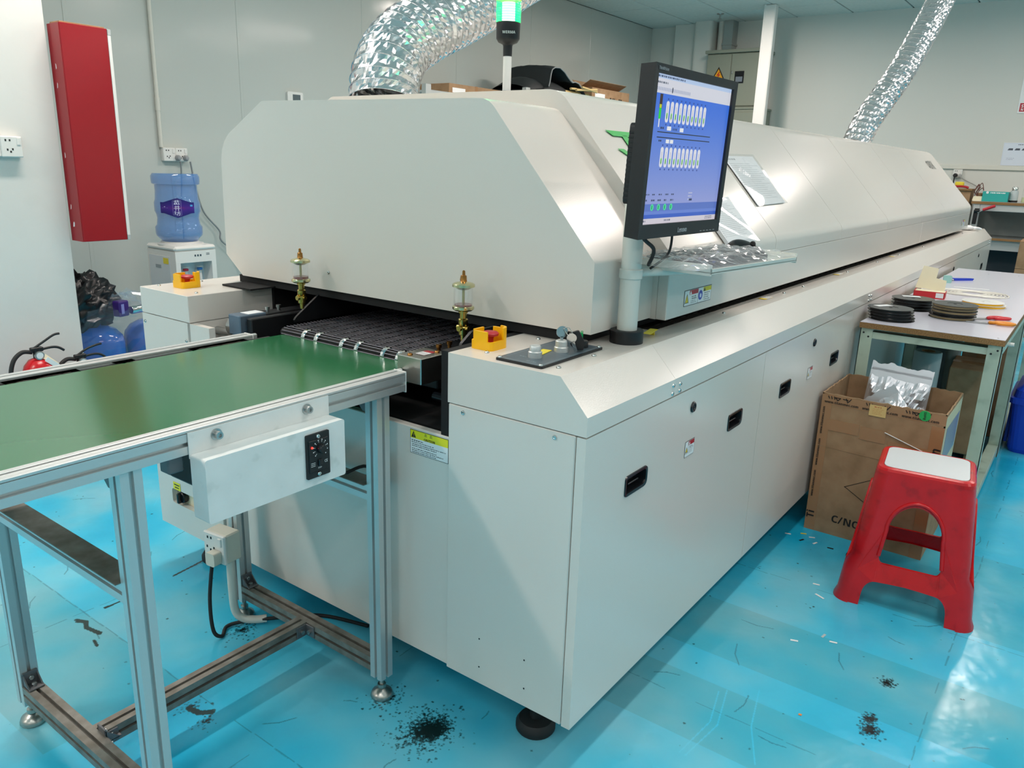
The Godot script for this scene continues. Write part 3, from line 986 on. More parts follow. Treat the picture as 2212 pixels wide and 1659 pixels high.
func oven_fittings() -> void:
	var o := oven_node
	# woven wire belt: cross wires, chains along its length, and the sprockets that turn it at the inlet
	var wb := mb()
	var z := -0.135
	while z > -1.2:
		wb.rod(Vector3(-1.115, 0.882, z), Vector3(-0.60, 0.882, z), 0.0008, 5)
		z -= 0.0125
	for k in 12:
		var x := -1.09 + k * 0.043
		var p := []
		var zz := -0.135
		var s := 1.0
		while zz > -1.2:
			p.append(Vector3(x + s * 0.0025, 0.8835, zz))
			zz -= 0.0085
			s = -s
		wb.tube(p, 0.0011, 4, false)
	for a in 5:
		var t := PI / 2 + a * 0.5
		wb.rod(Vector3(-1.115, 0.862 + sin(t) * 0.02, -0.135 - cos(t) * 0.02), Vector3(-0.60, 0.862 + sin(t) * 0.02, -0.135 - cos(t) * 0.02), 0.0013, 4)
	var belt := obj("wire_belt", wb, M.wire, o)
	belt.set_meta("kind", "stuff")
	obj("belt_bed", mb().span(Vector3(-1.12, 0.79, -1.29), Vector3(-0.60, 0.872, -0.17)).rod(Vector3(-1.13, 0.862, -0.136), Vector3(-0.57, 0.862, -0.136), 0.014, 12), M.black_matt, o)
	for x in [-1.02, -0.965, -0.86, -0.80, -0.70, -0.645]:
		obj("sprocket", mb(T(Vector3(x, 0.862, -0.136), 0, 0, PI / 2)).cyl(Vector3.ZERO, 0.0245, 0.014, 14, 0.003), M.chrome, o)
	# side rails with end blocks
	obj("rail", mb().span(Vector3(-1.275, 0.865, -1.29), Vector3(-1.225, 0.903, -0.15), 0.003).span(Vector3(-1.225, 0.80, -1.29), Vector3(-1.20, 0.898, -0.075), 0.003), M.black, o)
	var rb := obj("rail_end_block", mb().span(Vector3(-1.285, 0.845, -0.15), Vector3(-1.228, 0.906, -0.055), 0.003), M.blue_steel, o)
	obj("label_plate", mb().span(Vector3(-1.275, 0.906, -0.145), Vector3(-1.235, 0.9068, -0.09)), M.paper, rb)
	obj("rail", mb().span(Vector3(-0.60, 0.80, -1.29), Vector3(-0.53, 0.896, -0.143), 0.003).rod(Vector3(-0.56, 0.90, -0.55), Vector3(-0.40, 0.90, -0.28), 0.01, 8), M.black, o)
	var rb2 := obj("rail_end_block", mb().span(Vector3(-0.575, 0.838, -0.143), Vector3(-0.495, 0.904, -0.045), 0.002), M.brushed, o)
	var pim := image(64, 40, rgb("e6e6e6"))
	ir(pim, 40, 0, 24, 40, rgb("9d2029"))
	print_lines(pim, 4, 6, 32, 4, 8, 3, rgb("555555"))
	sticker("label_plate", 0.045, 0.03, pic(pim), Transform3D(Basis(Vector3(0, 0, -1), Vector3(-1, 0, 0), Vector3(0, 1, 0)), Vector3(-0.53, 0.905, -0.10)), rb2)
	var bolt := screw_mesh(0.007)
	for q in [[-0.545, 0.904, -0.06], [-0.515, 0.904, -0.125]]:
		again("screw", bolt, T(Vector3(q[0], q[1], q[2])), rb2, M.copper)
	for q in [[-0.548, 0.896, -0.168], [-0.552, 0.896, -0.214], [-1.25, 0.903, -0.21], [-1.245, 0.903, -0.165]]:
		obj("bolt", mb(T(Vector3(q[0], q[1], q[2]))).lathe([Vector2(0.005, 0), Vector2(0.005, 0.008), Vector2(0.0075, 0.008), Vector2(0.0075, 0.016), Vector2(0, 0.016)], 10), M.copper if q[0] > -1 else M.steel, o)
	obj("drive_shaft", mb().rod(Vector3(-1.40, 0.835, -0.09), Vector3(-1.27, 0.835, -0.09), 0.012, 12).rod(Vector3(-1.31, 0.86, -0.09), Vector3(-1.29, 0.86, -0.09), 0.03, 16), M.steel, o)
	obj("drive_shaft", mb().rod(Vector3(-0.50, 0.80, -0.10), Vector3(-0.37, 0.80, -0.10), 0.011, 12).rod(Vector3(-0.45, 0.80, -0.10), Vector3(-0.43, 0.80, -0.10), 0.025, 16), M.black_gloss, o)
	# guard plates next to the oil cups
	obj("guard_plate", mb(T(Vector3(-0.435, 0, 0), 0, PI / 2)).prism(rounded([Vector2(0.10, 0.86), Vector2(0.30, 0.86), Vector2(0.30, 0.965), Vector2(0.16, 0.965), Vector2(0.12, 0.94)], 0.012), -0.004, 0.004), M.black, o)
	obj("guard_plate", mb(T(Vector3(-1.15, 0, 0), 0, PI / 2)).prism(rounded([Vector2(0.17, 0.88), Vector2(0.42, 0.88), Vector2(0.42, 0.965), Vector2(0.30, 0.965)], 0.012), -0.004, 0.004), M.black, o)
	# oil cups
	for q in [[-1.123, 0.0], [-0.495, 0.0]]:
		oil_cup(Vector3(q[0], 0.93, -0.2), q[0] < -1)
	# emergency stops
	for q in [[Vector3(-0.333, Y3, -0.105), "near"], [Vector3(-1.562, Y3, -0.10), "far"]]:
		estop(q[0])
	control_panel()
	# papers in clear sleeves on the slope
	paper_sleeve(0.24, -1.55, 0.30, 0.215, 0.02, "clear-sleeved printed instruction sheet lying on hood slope right of the monitor", 1)
	paper_sleeve(0.075, -1.05, 0.24, 0.16, 0.02, "stack of sleeved record sheets low on the hood slope behind the monitor", 4)


func oil_cup(p: Vector3, far: bool) -> void:
	var t := Node3D.new()
	t.name = "oil_cup"
	oven_node.add_child(t, true)
	t.position = p
	# y of the parts are above 0.93
	obj("valve", mb().lathe([Vector2(0.0, -0.005), Vector2(0.006, -0.005), Vector2(0.007, 0.01), Vector2(0.011, 0.012), Vector2(0.0125, 0.03), Vector2(0.010, 0.033), Vector2(0.0125, 0.036), Vector2(0.0125, 0.05), Vector2(0.009, 0.053), Vector2(0.009, 0.066), Vector2(0.012, 0.067), Vector2(0.012, 0.074)], 14).rod(Vector3(-0.018, 0.028, 0), Vector3(0.018, 0.028, 0), 0.006, 10).rod(Vector3(0, 0.028, 0), Vector3(0, 0.028, 0.018), 0.007, 10), M.brass, t)
	obj("lower_ring", mb().lathe([Vector2(0, 0.073), Vector2(0.022, 0.073), Vector2(0.0275, 0.077), Vector2(0.0275, 0.083), Vector2(0.025, 0.085), Vector2(0, 0.085)], 24), M.zinc, t)
	obj("glass", mb().lathe([Vector2(0.0245, 0.085), Vector2(0.0245, 0.132), Vector2(0.0225, 0.132), Vector2(0.0225, 0.085)], 24), M.glass, t)
	obj("oil", mb().lathe([Vector2(0.0, 0.0855), Vector2(0.0220, 0.0855), Vector2(0.0220, 0.092 if far else 0.089), Vector2(0.0, 0.092 if far else 0.089)], 24), M.oil, t)
	obj("stem", mb().rod(Vector3(0, 0.085, 0), Vector3(0, 0.135, 0), 0.0035, 10), M.brass, t)
	obj("cap", mb().lathe([Vector2(0, 0.124), Vector2(0.014, 0.126), Vector2(0.0235, 0.132), Vector2(0.0285, 0.133), Vector2(0.0285, 0.139), Vector2(0.024, 0.142), Vector2(0.009, 0.146)], 24), M.zinc, t)
	obj("needle_screw", mb().lathe([Vector2(0.009, 0.146), Vector2(0.008, 0.148), Vector2(0.0075, 0.160), Vector2(0.004, 0.162), Vector2(0.0035, 0.172), Vector2(0, 0.174)], 16), M.copper, t)
	obj("toggle", mb().rod(Vector3(-0.009, 0.148, 0), Vector3(-0.006, 0.160, 0), 0.003, 8), M.copper, t)


func estop(p: Vector3) -> void:
	var t := Node3D.new()
	t.name = "emergency_stop"
	oven_node.add_child(t, true)
	t.position = p
	var ring := mb(T(Vector3.ZERO, -PI / 2))
	# D-shaped base wall, then three raised shields
	var outer := rounded([Vector2(-0.031, -0.036), Vector2(0.031, -0.036), Vector2(0.031, 0.036), Vector2(-0.031, 0.036)], [0.012, 0.012, 0.026, 0.026], 7)
	var inner := rounded([Vector2(-0.026, -0.031), Vector2(0.026, -0.031), Vector2(0.026, 0.031), Vector2(-0.026, 0.031)], [0.008, 0.008, 0.021, 0.021], 7)
	var n := outer.size()
	for i in n:
		var j := (i + 1) % n
		var mid := (outer[i] + outer[j]) / 2
		var hgt := 0.020
		if absf(mid.x) < 0.016 or absf(mid.y) < 0.012 and mid.x < 0:
			hgt = 0.043
		if mid.y > 0.0 and mid.x > 0.0:
			hgt = 0.048
		var a := Vector3(outer[i].x, outer[i].y, 0)
		var b := Vector3(outer[j].x, outer[j].y, 0)
		var c := Vector3(inner[j].x, inner[j].y, 0)
		var d := Vector3(inner[i].x, inner[i].y, 0)
		var up := Vector3(0, 0, hgt)
		ring.quad(a, b, b + up, a + up)
		ring.quad(c, d, d + up, c + up)
		ring.quad(a + up, b + up, c + up, d + up)
		ring.quad(b, c, c + up, b + up)
		ring.quad(d, a, a + up, d + up)
	ring.prism(inner, 0, 0.004)
	obj("guard", ring, M.yellow, t)
	obj("mushroom_button", mb().lathe([Vector2(0.007, 0.003), Vector2(0.008, 0.022), Vector2(0.010, 0.026), Vector2(0.019, 0.029), Vector2(0.020, 0.034), Vector2(0.016, 0.0375), Vector2(0, 0.0385)], 24), M.red_knob, t)


func control_panel() -> void:
	var t := Node3D.new()
	t.name = "control_panel"
	oven_node.add_child(t, true)
	t.position = Vector3(-0.190, Y3, -0.1455)
	var im := image(128, 256, rgb("4b5a63"))
	for e in [[8, 10, 112, 1], [8, 245, 112, 1], [8, 10, 1, 236], [119, 10, 1, 236], [8, 128, 112, 1]]:
		ir(im, e[0], e[1], e[2], e[3], rgb("93a2aa"))
	print_lines(im, 30, 205, 30, 1, 5, 3, rgb("8fa0a8"))
	print_lines(im, 70, 232, 30, 1, 5, 3, rgb("8fa0a8"))
	print_lines(im, 76, 110, 26, 1, 5, 3, rgb("8fa0a8"))
	obj("base_plate", mb(T(Vector3.ZERO, -PI / 2)).prism(rounded(rect2(-0.0615, -0.1265, 0.0615, 0.1265), 0.006), 0, 0.005), M.black, t)
	var f := mb()
	f.quad(Vector3(-0.0595, 0.0056, 0.1245), Vector3(0.0595, 0.0056, 0.1245), Vector3(0.0595, 0.0056, -0.1245), Vector3(-0.0595, 0.0056, -0.1245))
	obj("face_plate", f, pic(im, 0.35), t)
	var scr := screw_mesh(0.005)
	for q in [[-0.054, 0.119], [0.054, 0.119], [-0.054, -0.119], [0.054, -0.119]]:
		again("screw", scr, T(Vector3(q[0], 0.006, q[1])), t)
	var btn := [Vector2(0, 0.005), Vector2(0.0155, 0.005), Vector2(0.0155, 0.018), Vector2(0.0135, 0.0195), Vector2(0.0125, 0.020), Vector2(0.0125, 0.030), Vector2(0.011, 0.032), Vector2(0.0, 0.0315)]
	obj("push_button", mb(T(Vector3(0.002, 0, 0.066))).lathe(btn, 24), M.alu, t)
	var ks := obj("key_switch", mb(T(Vector3(0.014, 0, -0.02))).lathe([Vector2(0, 0.005), Vector2(0.0165, 0.005), Vector2(0.0165, 0.016), Vector2(0.014, 0.018), Vector2(0.014, 0.030), Vector2(0.012, 0.032), Vector2(0.0, 0.032)], 24), M.alu, t)
	obj("yellow_tag", mb(T(Vector3(-0.012, 0.0065, 0.018), 0, 0.15)).box(Vector3.ZERO, Vector3(0.022, 0.0012, 0.055)), M.yellow_label, t)
	var sel := obj("selector_switch", mb(T(Vector3(0.022, 0.005, -0.092))).lathe([Vector2(0, 0), Vector2(0.0165, 0), Vector2(0.0165, 0.015), Vector2(0.014, 0.017), Vector2(0, 0.017)], 24), M.black_gloss, t)
	obj("lit_lever", mb(T(Vector3(0.022, 0.031, -0.092), 0, 0.5)).box(Vector3.ZERO, Vector3(0.007, 0.022, 0.026), 0.002), mat(rgb("0f9a4e"), 0.2), sel)
	# keys hanging from the switch
	var k := thing("key_ring", "two steel keys on a ring with black fob, left in the oven key switch", "keys", Vector3(-0.176, Y3 + 0.032, -0.1655))
	var blade := mb(T(Vector3(0, 0.0, 0), 0, 0.9))
	blade.prism(disc2(0.0135, 20, Vector2(0, 0.019)), -0.0012, 0.0012)
	blade.box(Vector3(0, 0.003, 0), Vector3(0.006, 0.012, 0.0024))
	obj("key", blade, M.steel, k)
	obj("ring", mb().tube(curve([Vector3(0.004, 0.026, 0), Vector3(0.014, 0.030, -0.004), Vector3(0.022, 0.018, -0.008), Vector3(0.015, 0.012, -0.004), Vector3(0.004, 0.026, 0)], 6), 0.0009, 6), M.chrome, k)
	var hk := mb(T(Vector3(0.020, 0.012, -0.006), 0.2, 0.7, 0.35))
	hk.prism(disc2(0.0115, 18, Vector2(0, -0.006)), -0.001, 0.001)
	hk.prism(PackedVector2Array([Vector2(-0.004, -0.014), Vector2(0.004, -0.014), Vector2(0.004, -0.040), Vector2(0, -0.045), Vector2(-0.003, -0.040)]), -0.001, 0.001)
	obj("key", hk, M.chrome, k)
	obj("fob", mb(T(Vector3(0.022, 0.008, -0.022), 0.1, 0.6, 0.35)).prism(rounded([Vector2(-0.012, 0.012), Vector2(0.012, 0.012), Vector2(0.016, -0.018), Vector2(0.008, -0.036), Vector2(-0.008, -0.03), Vector2(-0.016, -0.015)], 0.005), -0.004, 0.004), M.black, k)


func paper_sleeve(s: float, z: float, w: float, h: float, turn: float, label: String, sheets: int) -> void:
	var t := thing("paper_sleeve", label, "paper")
	t.transform = on_slope(s, z, 0.002) * T(Vector3.ZERO, 0, 0, turn)
	var im := image(256, 192, rgb("e6e9ec"))
	print_lines(im, 20, 10, 60, 1, 6, 6, rgb("8d9298"))
	print_lines(im, 12, 30, 232, 18, 8, 2, rgb("9aa0a6"))
	for k in sheets:
		sticker("sheet", w, h, pic(im, 0.5) if k == sheets - 1 else M.paper, T(Vector3(0.004 * k, 0.003 * k, 0.0015 * k)), t)
	obj("sleeve", mb().sheet(func(u: float, v: float) -> Vector3: return Vector3((u - 0.5) * (w + 0.012), (v - 0.5) * (h + 0.012), 0.003 + 0.0015 * sheets + 0.0035 * sin(u * 4.0 + v * 3.0) * sin(v * PI)), 16, 12), M.sleeve, t)


# ------------------------------------------------------------------ monitor, post, tray
func screen_picture() -> Image:
	var w := 640
	var h := 512
	var im := image(w, h, rgb("3f6fd6"))
	for y in h:
		var t := float(y) / h
		ir(im, 0, y, w, 1, rgb("3c72e0").lerp(rgb("9fa6dc"), clampf((t - 0.15) * 1.3, 0, 1)))
	ir(im, 0, 0, w, 62, rgb("d9dbe6"))
	ir(im, 0, 0, w, 14, rgb("b7cdee"))
	print_lines(im, 12, 4, 220, 1, 8, 6, rgb("3a4a70"))
	print_lines(im, 16, 24, 90, 1, 8, 6, rgb("556070"))
	for k in 22:
		ir(im, 16 + k * 12, 42, 7, 11, rgb("aab3cc"))
	ir(im, 130, 38, 6, 18, rgb("333344"))
	# bar gauge
	ir(im, 46, 64, 20, 48, rgb("3a2420"))
	ir(im, 48, 98, 16, 30, rgb("c8d020"))
	ir(im, 48, 110, 16, 36, rgb("18d83c"))
	ir(im, 52, 146, 8, 28, rgb("e8e8f0"))
	for row in 2:
		for k in 10:
			var x := (98 if row == 0 else 92) + k * 34
			var y0 := 84 if row == 0 else 240
			var hh := 72 if row == 0 else 70
			var pts := rounded(rect2(x, y0, x + 24, y0 + hh), 11.5, 5)
			fill_poly(im, pts, rgb("e3e4ee"))
			ir(im, x + 11, y0 + 16, 2, hh * 0.45, rgb("8d90a0"))
			ir(im, x + 8, y0 + hh * 0.56, 8, hh * 0.26, rgb("5fd84a"))
			ir(im, x + 10, y0 + hh * 0.62, 3, hh * 0.25, rgb("1c5020"))
			ir(im, x + 8, y0 - 9, 8, 5, rgb("2b3f90"))
			ir(im, x + 8, y0 + hh + 5, 8, 5, rgb("2b3f90"))
	print_lines(im, 72, 172, 40, 1, 8, 7, rgb("26345f"))
	ir(im, 122, 168, 32, 14, rgb("eef0f4"))
	print_lines(im, 168, 173, 40, 1, 8, 7, rgb("26345f"))
	ir(im, 224, 169, 30, 14, rgb("eef0f4"))
	ir(im, 52, 188, 440, 3, rgb("20242c"))
	ir(im, 52, 206, 440, 3, rgb("20242c"))
	print_lines(im, 68, 216, 24, 1, 8, 6, rgb("26345f"))
	ir(im, 124, 213, 26, 13, rgb("eef0f4"))
	ir(im, 156, 213, 26, 13, rgb("eef0f4"))
	for k in 5:
		print_lines(im, 16 + k * 50, 404, 26, 1, 8, 5, rgb("3d4668"))
		print_lines(im, 12 + k * 50, 424, 26, 1, 8, 6, rgb("3d4668"))
	print_lines(im, 360, 400, 40, 3, 12, 5, rgb("c9ccdf"))
	ir(im, 372, 424, 26, 8, rgb("34406a"))
	ir(im, 0, 440, w, 26, rgb("5d78c8"))
	ir(im, 0, 466, w, 24, rgb("6a86d8"))
	ir(im, 0, 478, w, 14, rgb("3f63c8"))
	for k in 4:
		dot(im, 74 + k * 50, 452, 12, rgb("4ce8a0"))
		ir(im, 71 + k * 50, 446, 5, 13, rgb("0c6a44"))
	ir(im, 0, 492, w, 20, rgb("d8d2dc"))
	print_lines(im, 10, 498, 30, 1, 8, 6, rgb("6a6a80"))
	print_lines(im, 180, 498, 60, 1, 8, 6, rgb("6a6a80"))
	print_lines(im, 540, 496, 80, 2, 7, 4, rgb("6a6a80"))
	return im


func monitor_and_tray() -> void:
	var o := oven_node
	# post
	var post := obj("monitor_post", mb(T(Vector3(-0.13, Y3, -0.385))).lathe([Vector2(0, 0.02), Vector2(0.0245, 0.02), Vector2(0.0245, 0.438), Vector2(0.0225, 0.442), Vector2(0, 0.442)], 28), M.paint_smooth, o)
	obj("post_flange", mb(T(Vector3(-0.13, Y3, -0.385))).lathe([Vector2(0, 0), Vector2(0.041, 0), Vector2(0.041, 0.030), Vector2(0.039, 0.032), Vector2(0.026, 0.032)], 32), M.black, post)
	obj("post_collar", mb(T(Vector3(-0.13, 1.372, -0.385))).box(Vector3(0.012, 0, 0.0), Vector3(0.06, 0.034, 0.052), 0.004), M.paint_smooth, post)
	obj("tray_arm", mb().rod(Vector3(-0.13, 1.117, -0.40), Vector3(-0.06, 1.117, -0.55), 0.010, 10).cyl(Vector3(-0.13, 1.117, -0.385), 0.028, 0.024, 20, 0.002), M.paint_smooth, post)
	obj("tag_label", mb(T(Vector3(-0.118, Y3 + 0.012, -0.49), 0.0, 0.2)).box(Vector3.ZERO, Vector3(0.02, 0.0012, 0.07)).box(Vector3(0, -0.006, -0.02), Vector3(0.012, 0.012, 0.004)), M.yellow_label, o)
	# tray with turned-up edges
	var ty := 1.128
	var tt := thing("keyboard_tray", "pale grey sheet metal keyboard tray fixed to the monitor post", "tray", Vector3(-0.046, ty, -0.70), 1.46)
	var tr := mb()
	tr.box(Vector3(0, 0.0015, 0), Vector3(0.468, 0.003, 0.23))
	tr.box(Vector3(0, 0.004, 0.1135), Vector3(0.468, 0.012, 0.003))
	tr.box(Vector3(0, 0.010, -0.1135), Vector3(0.468, 0.022, 0.003))
	tr.box(Vector3(-0.2325, 0.007, 0), Vector3(0.003, 0.026, 0.23))
	tr.box(Vector3(0.2325, 0.007, 0), Vector3(0.003, 0.026, 0.23))
	obj("tray_body", tr, M.paint_smooth, tt)
	# keyboard in its clear bag
	var kb := thing("wrapped_keyboard", "dark grey keyboard still in crinkled clear plastic on the tray", "keyboard", Vector3(-0.05, ty + 0.003, -0.69), 1.46)
	obj("case", mb().prism(rounded([Vector2(-0.205, 0.0), Vector2(0.165, 0.0), Vector2(0.165, 0.015), Vector2(-0.205, 0.020)], 0.003), -0.075, 0.07), M.key_dark, kb)
	var keys := mb()
	for r in 6:
		var x := -0.198
		while x < 0.145:
			var wd := 0.016 if not (r == 5 and x > -0.13 and x < 0.0) else 0.10
			keys.box(Vector3(x + wd / 2, 0.020, -0.062 + r * 0.0235), Vector3(wd, 0.008, 0.0185), 0.002)
			x += wd + 0.003
	var kn := obj("keys", keys, M.key_dark, kb)
	kn.set_meta("kind", "stuff")
	var fn := FastNoiseLite.new()
	fn.seed = 5
	fn.frequency = 22.0
	var bag := mb()
	for side in [1.0, -1.0]:
		bag.sheet(func(u: float, v: float) -> Vector3:
			var x := (u - 0.5) * 0.55 - 0.05
			var z := (v - 0.5) * 0.25 + 0.005
			var edge := clampf(minf(minf(u, 1 - u) * 8.0, minf(v, 1 - v) * 5.0), 0, 1)
			var n := fn.get_noise_3d(x, z, side) * 0.009 + fn.get_noise_2d(x * 2.6, z * 2.6 + 4.0) * 0.005
			return Vector3(x, (0.012 + 0.017 * edge + n * (0.4 + edge)) if side > 0 else 0.002 + 0.010 * (1.0 - edge), z), 60, 34, false)
	obj("plastic_bag", bag, M.film, kb)
	# mouse
	var ms := thing("mouse", "black computer mouse behind the wrapped keyboard", "mouse", Vector3(-0.05, ty + 0.003, -0.90), 1.2)
	obj("shell", mb().sheet(func(u: float, v: float) -> Vector3:
		var a := u * PI
		var t := v * 2.0 - 1.0
		var r := sqrt(maxf(0.0, 1.0 - t * t * 0.98))
		return Vector3(-cos(a) * 0.033 * pow(r, 0.6), sin(a) * 0.042 * pow(r, 0.8) * (1.0 - 0.25 * t), t * 0.062), 14, 16), M.black_gloss, ms)
	obj("wheel", mb(T(Vector3(0, 0.034, 0.03), 0, 0, PI / 2)).cyl(Vector3.ZERO, 0.009, 0.006, 14, 0.001), M.rubber, ms)
	# monitor
	var m := thing("monitor", "black square-format computer monitor showing blue oven control screen", "monitor", Vector3(-0.015, 1.389, -0.413))
	m.rotation = Vector3(0.039, 1.548, 0)
	var W := 0.41
	var Hh := 0.35
	var fr := mb()
	var bz := [0.017, 0.018, 0.030]
	var fo := rect2(-W / 2, -Hh / 2, W / 2, Hh / 2)
	var fi := rect2(-W / 2 + bz[0], -Hh / 2 + bz[2], W / 2 - bz[0], Hh / 2 - bz[1])
	for i in 4:
		var j := (i + 1) % 4
		var a := Vector3(fo[i].x, fo[i].y, 0)
		var b := Vector3(fo[j].x, fo[j].y, 0)
		var c := Vector3(fi[j].x, fi[j].y, -0.001)
		var d := Vector3(fi[i].x, fi[i].y, -0.001)
		fr.quad(a, b, c, d)
		fr.quad(d, c, c + Vector3(0, 0, -0.007), d + Vector3(0, 0, -0.007))
		var ab := a * Vector3(0.985, 0.985, 1) + Vector3(0, 0, -0.036)
		var bb := b * Vector3(0.985, 0.985, 1) + Vector3(0, 0, -0.036)
		fr.quad(b, a, ab, bb)
	fr.quad(Vector3(W * 0.4925, -Hh * 0.4925, -0.036), Vector3(-W * 0.4925, -Hh * 0.4925, -0.036), Vector3(-W * 0.4925, Hh * 0.4925, -0.036), Vector3(W * 0.4925, Hh * 0.4925, -0.036))
	var bezel := obj("bezel", fr, M.black, m)
	text("Lenovo", 0.0105, mat(rgb("b9bcc0"), 0.4), bezel, T(Vector3(0.0, -Hh / 2 + 0.013, 0.0005)), false, 0.0004)
	text("ThinkVision", 0.006, mat(rgb("9a9da0"), 0.4), bezel, T(Vector3(-W / 2 + 0.034, Hh / 2 - 0.009, 0.0005)), false, 0.0004)
	var bt := mb()
	for k in 5:
		bt.box(Vector3(0.10 + k * 0.018, -Hh / 2 + 0.006, 0.0004), Vector3(0.010, 0.0015, 0.0008))
	obj("buttons", bt, mat(rgb("8d9094"), 0.4), bezel)
	var sm := mat(rgb("050507"), 0.35)
	sm.emission_enabled = true
	sm.emission = Color.WHITE
	sm.emission_operator = BaseMaterial3D.EMISSION_OP_MULTIPLY
	sm.emission_texture = tex(screen_picture())
	sm.emission_energy_multiplier = 0.85
	sm.texture_repeat = false
	var sb := mb()
	sb.quad(Vector3(fi[0].x, fi[0].y, -0.007), Vector3(fi[1].x, fi[1].y, -0.007), Vector3(fi[2].x, fi[2].y, -0.007), Vector3(fi[3].x, fi[3].y, -0.007))
	obj("screen", sb, sm, m)
	var sl := AreaLight3D.new()
	sl.name = "screen_light"
	sl.area_size = Vector2(0.34, 0.27)
	sl.light_color = rgb("8fb0ff")
	sl.light_energy = 0.02
	sl.shadow_enabled = true
	sl.area_range = 12.0
	sl.position = Vector3(0, 0, 0.004)
	sl.rotation.y = PI
	# the glow of the screen itself is enough in the path tracer; its lamp is kept faint
	m.add_child(sl)
	var bk := obj("rear_housing", mb().prism(rounded(rect2(-0.197, -0.105, 0.12, 0.06), 0.010), -0.050, -0.036), M.black, m)
	var ribs := mb()
	for k in 15:
		ribs.box(Vector3(-0.1975, -0.092 + k * 0.0095, -0.043), Vector3(0.004, 0.0045, 0.012))
	obj("vent_ribs", ribs, M.rubber, bk)
	obj("mount_bracket", mb().box(Vector3(-0.03, -0.03, -0.054), Vector3(0.10, 0.10, 0.008), 0.003).box(Vector3(-0.03, -0.03, -0.071), Vector3(0.05, 0.05, 0.028), 0.003), M.rubber, m)
	obj("power_cable", mb().tube(curve([Vector3(0.04, -0.13, -0.05), Vector3(0.045, -0.19, -0.045), Vector3(0.04, -0.23, -0.05), Vector3(0.0, -0.262, -0.07)], 6), 0.003, 8), M.rubber, m)
	obj("data_cable", mb().tube(curve([Vector3(-0.10, -0.13, -0.055), Vector3(-0.09, -0.18, -0.05), Vector3(-0.05, -0.21, -0.04), Vector3(-0.03, -0.25, -0.06)], 6), 0.0045, 8), M.rubber, m)


# ------------------------------------------------------------------ feed conveyor
func profile40(h := 0.02) -> PackedVector2Array:
	var o := PackedVector2Array()
	for k in 4:
		var r := Transform2D(PI / 2 * k, Vector2.ZERO)
		for p in [Vector2(-h, -h), Vector2(-0.0041, -h), Vector2(-0.0041, -h + 0.009), Vector2(0.0041, -h + 0.009), Vector2(0.0041, -h)]:
			o.append(r * p)
	return o


# an aluminium extrusion from a to b along x, y or z
func extrusion(called: String, a: Vector3, b: Vector3, m: Material, parent: Node) -> MeshInstance3D:
	var d := b - a
	var x := Transform3D()
	if absf(d.y) > 0.01:
		x.basis = Basis(Vector3(1, 0, 0), -PI / 2)
	elif absf(d.x) > 0.01:
		x.basis = Basis(Vector3(0, 1, 0), PI / 2)
	x.origin = (a + b) / 2
	return obj(called, mb(x).prism(profile40(), -d.length() / 2, d.length() / 2), m, parent)


func angle_bracket(p: Vector3, turn: float, flip: float, parent: Node) -> void:
	# two plates with gussets and a bolt on each, local +x and +y are the legs
	var t := T(p, 0, turn, flip)
	var b := mb(t)
	b.box(Vector3(0.0175, 0.002, 0), Vector3(0.035, 0.004, 0.034), 0.001)
	b.box(Vector3(0.002, 0.0175, 0), Vector3(0.004, 0.035, 0.034), 0.001)
	for s in [-0.0155, 0.0155]:
		var k := b.xf
		b.prism(PackedVector2Array([Vector2(0, 0), Vector2(0.033, 0), Vector2(0, 0.033)]), s - 0.0015, s + 0.0015)
		b.xf = k
	var n := obj("angle_bracket", b, M.bracket, parent)
	var c := mb(t)
	c.cyl(Vector3(0.02, 0.007, 0), 0.006, 0.008, 10, 0.001)
	c.rod(Vector3(0.003, 0.02, 0), Vector3(0.011, 0.02, 0), 0.006, 10, 0.001)
	obj("bolts", c, M.steel, n)


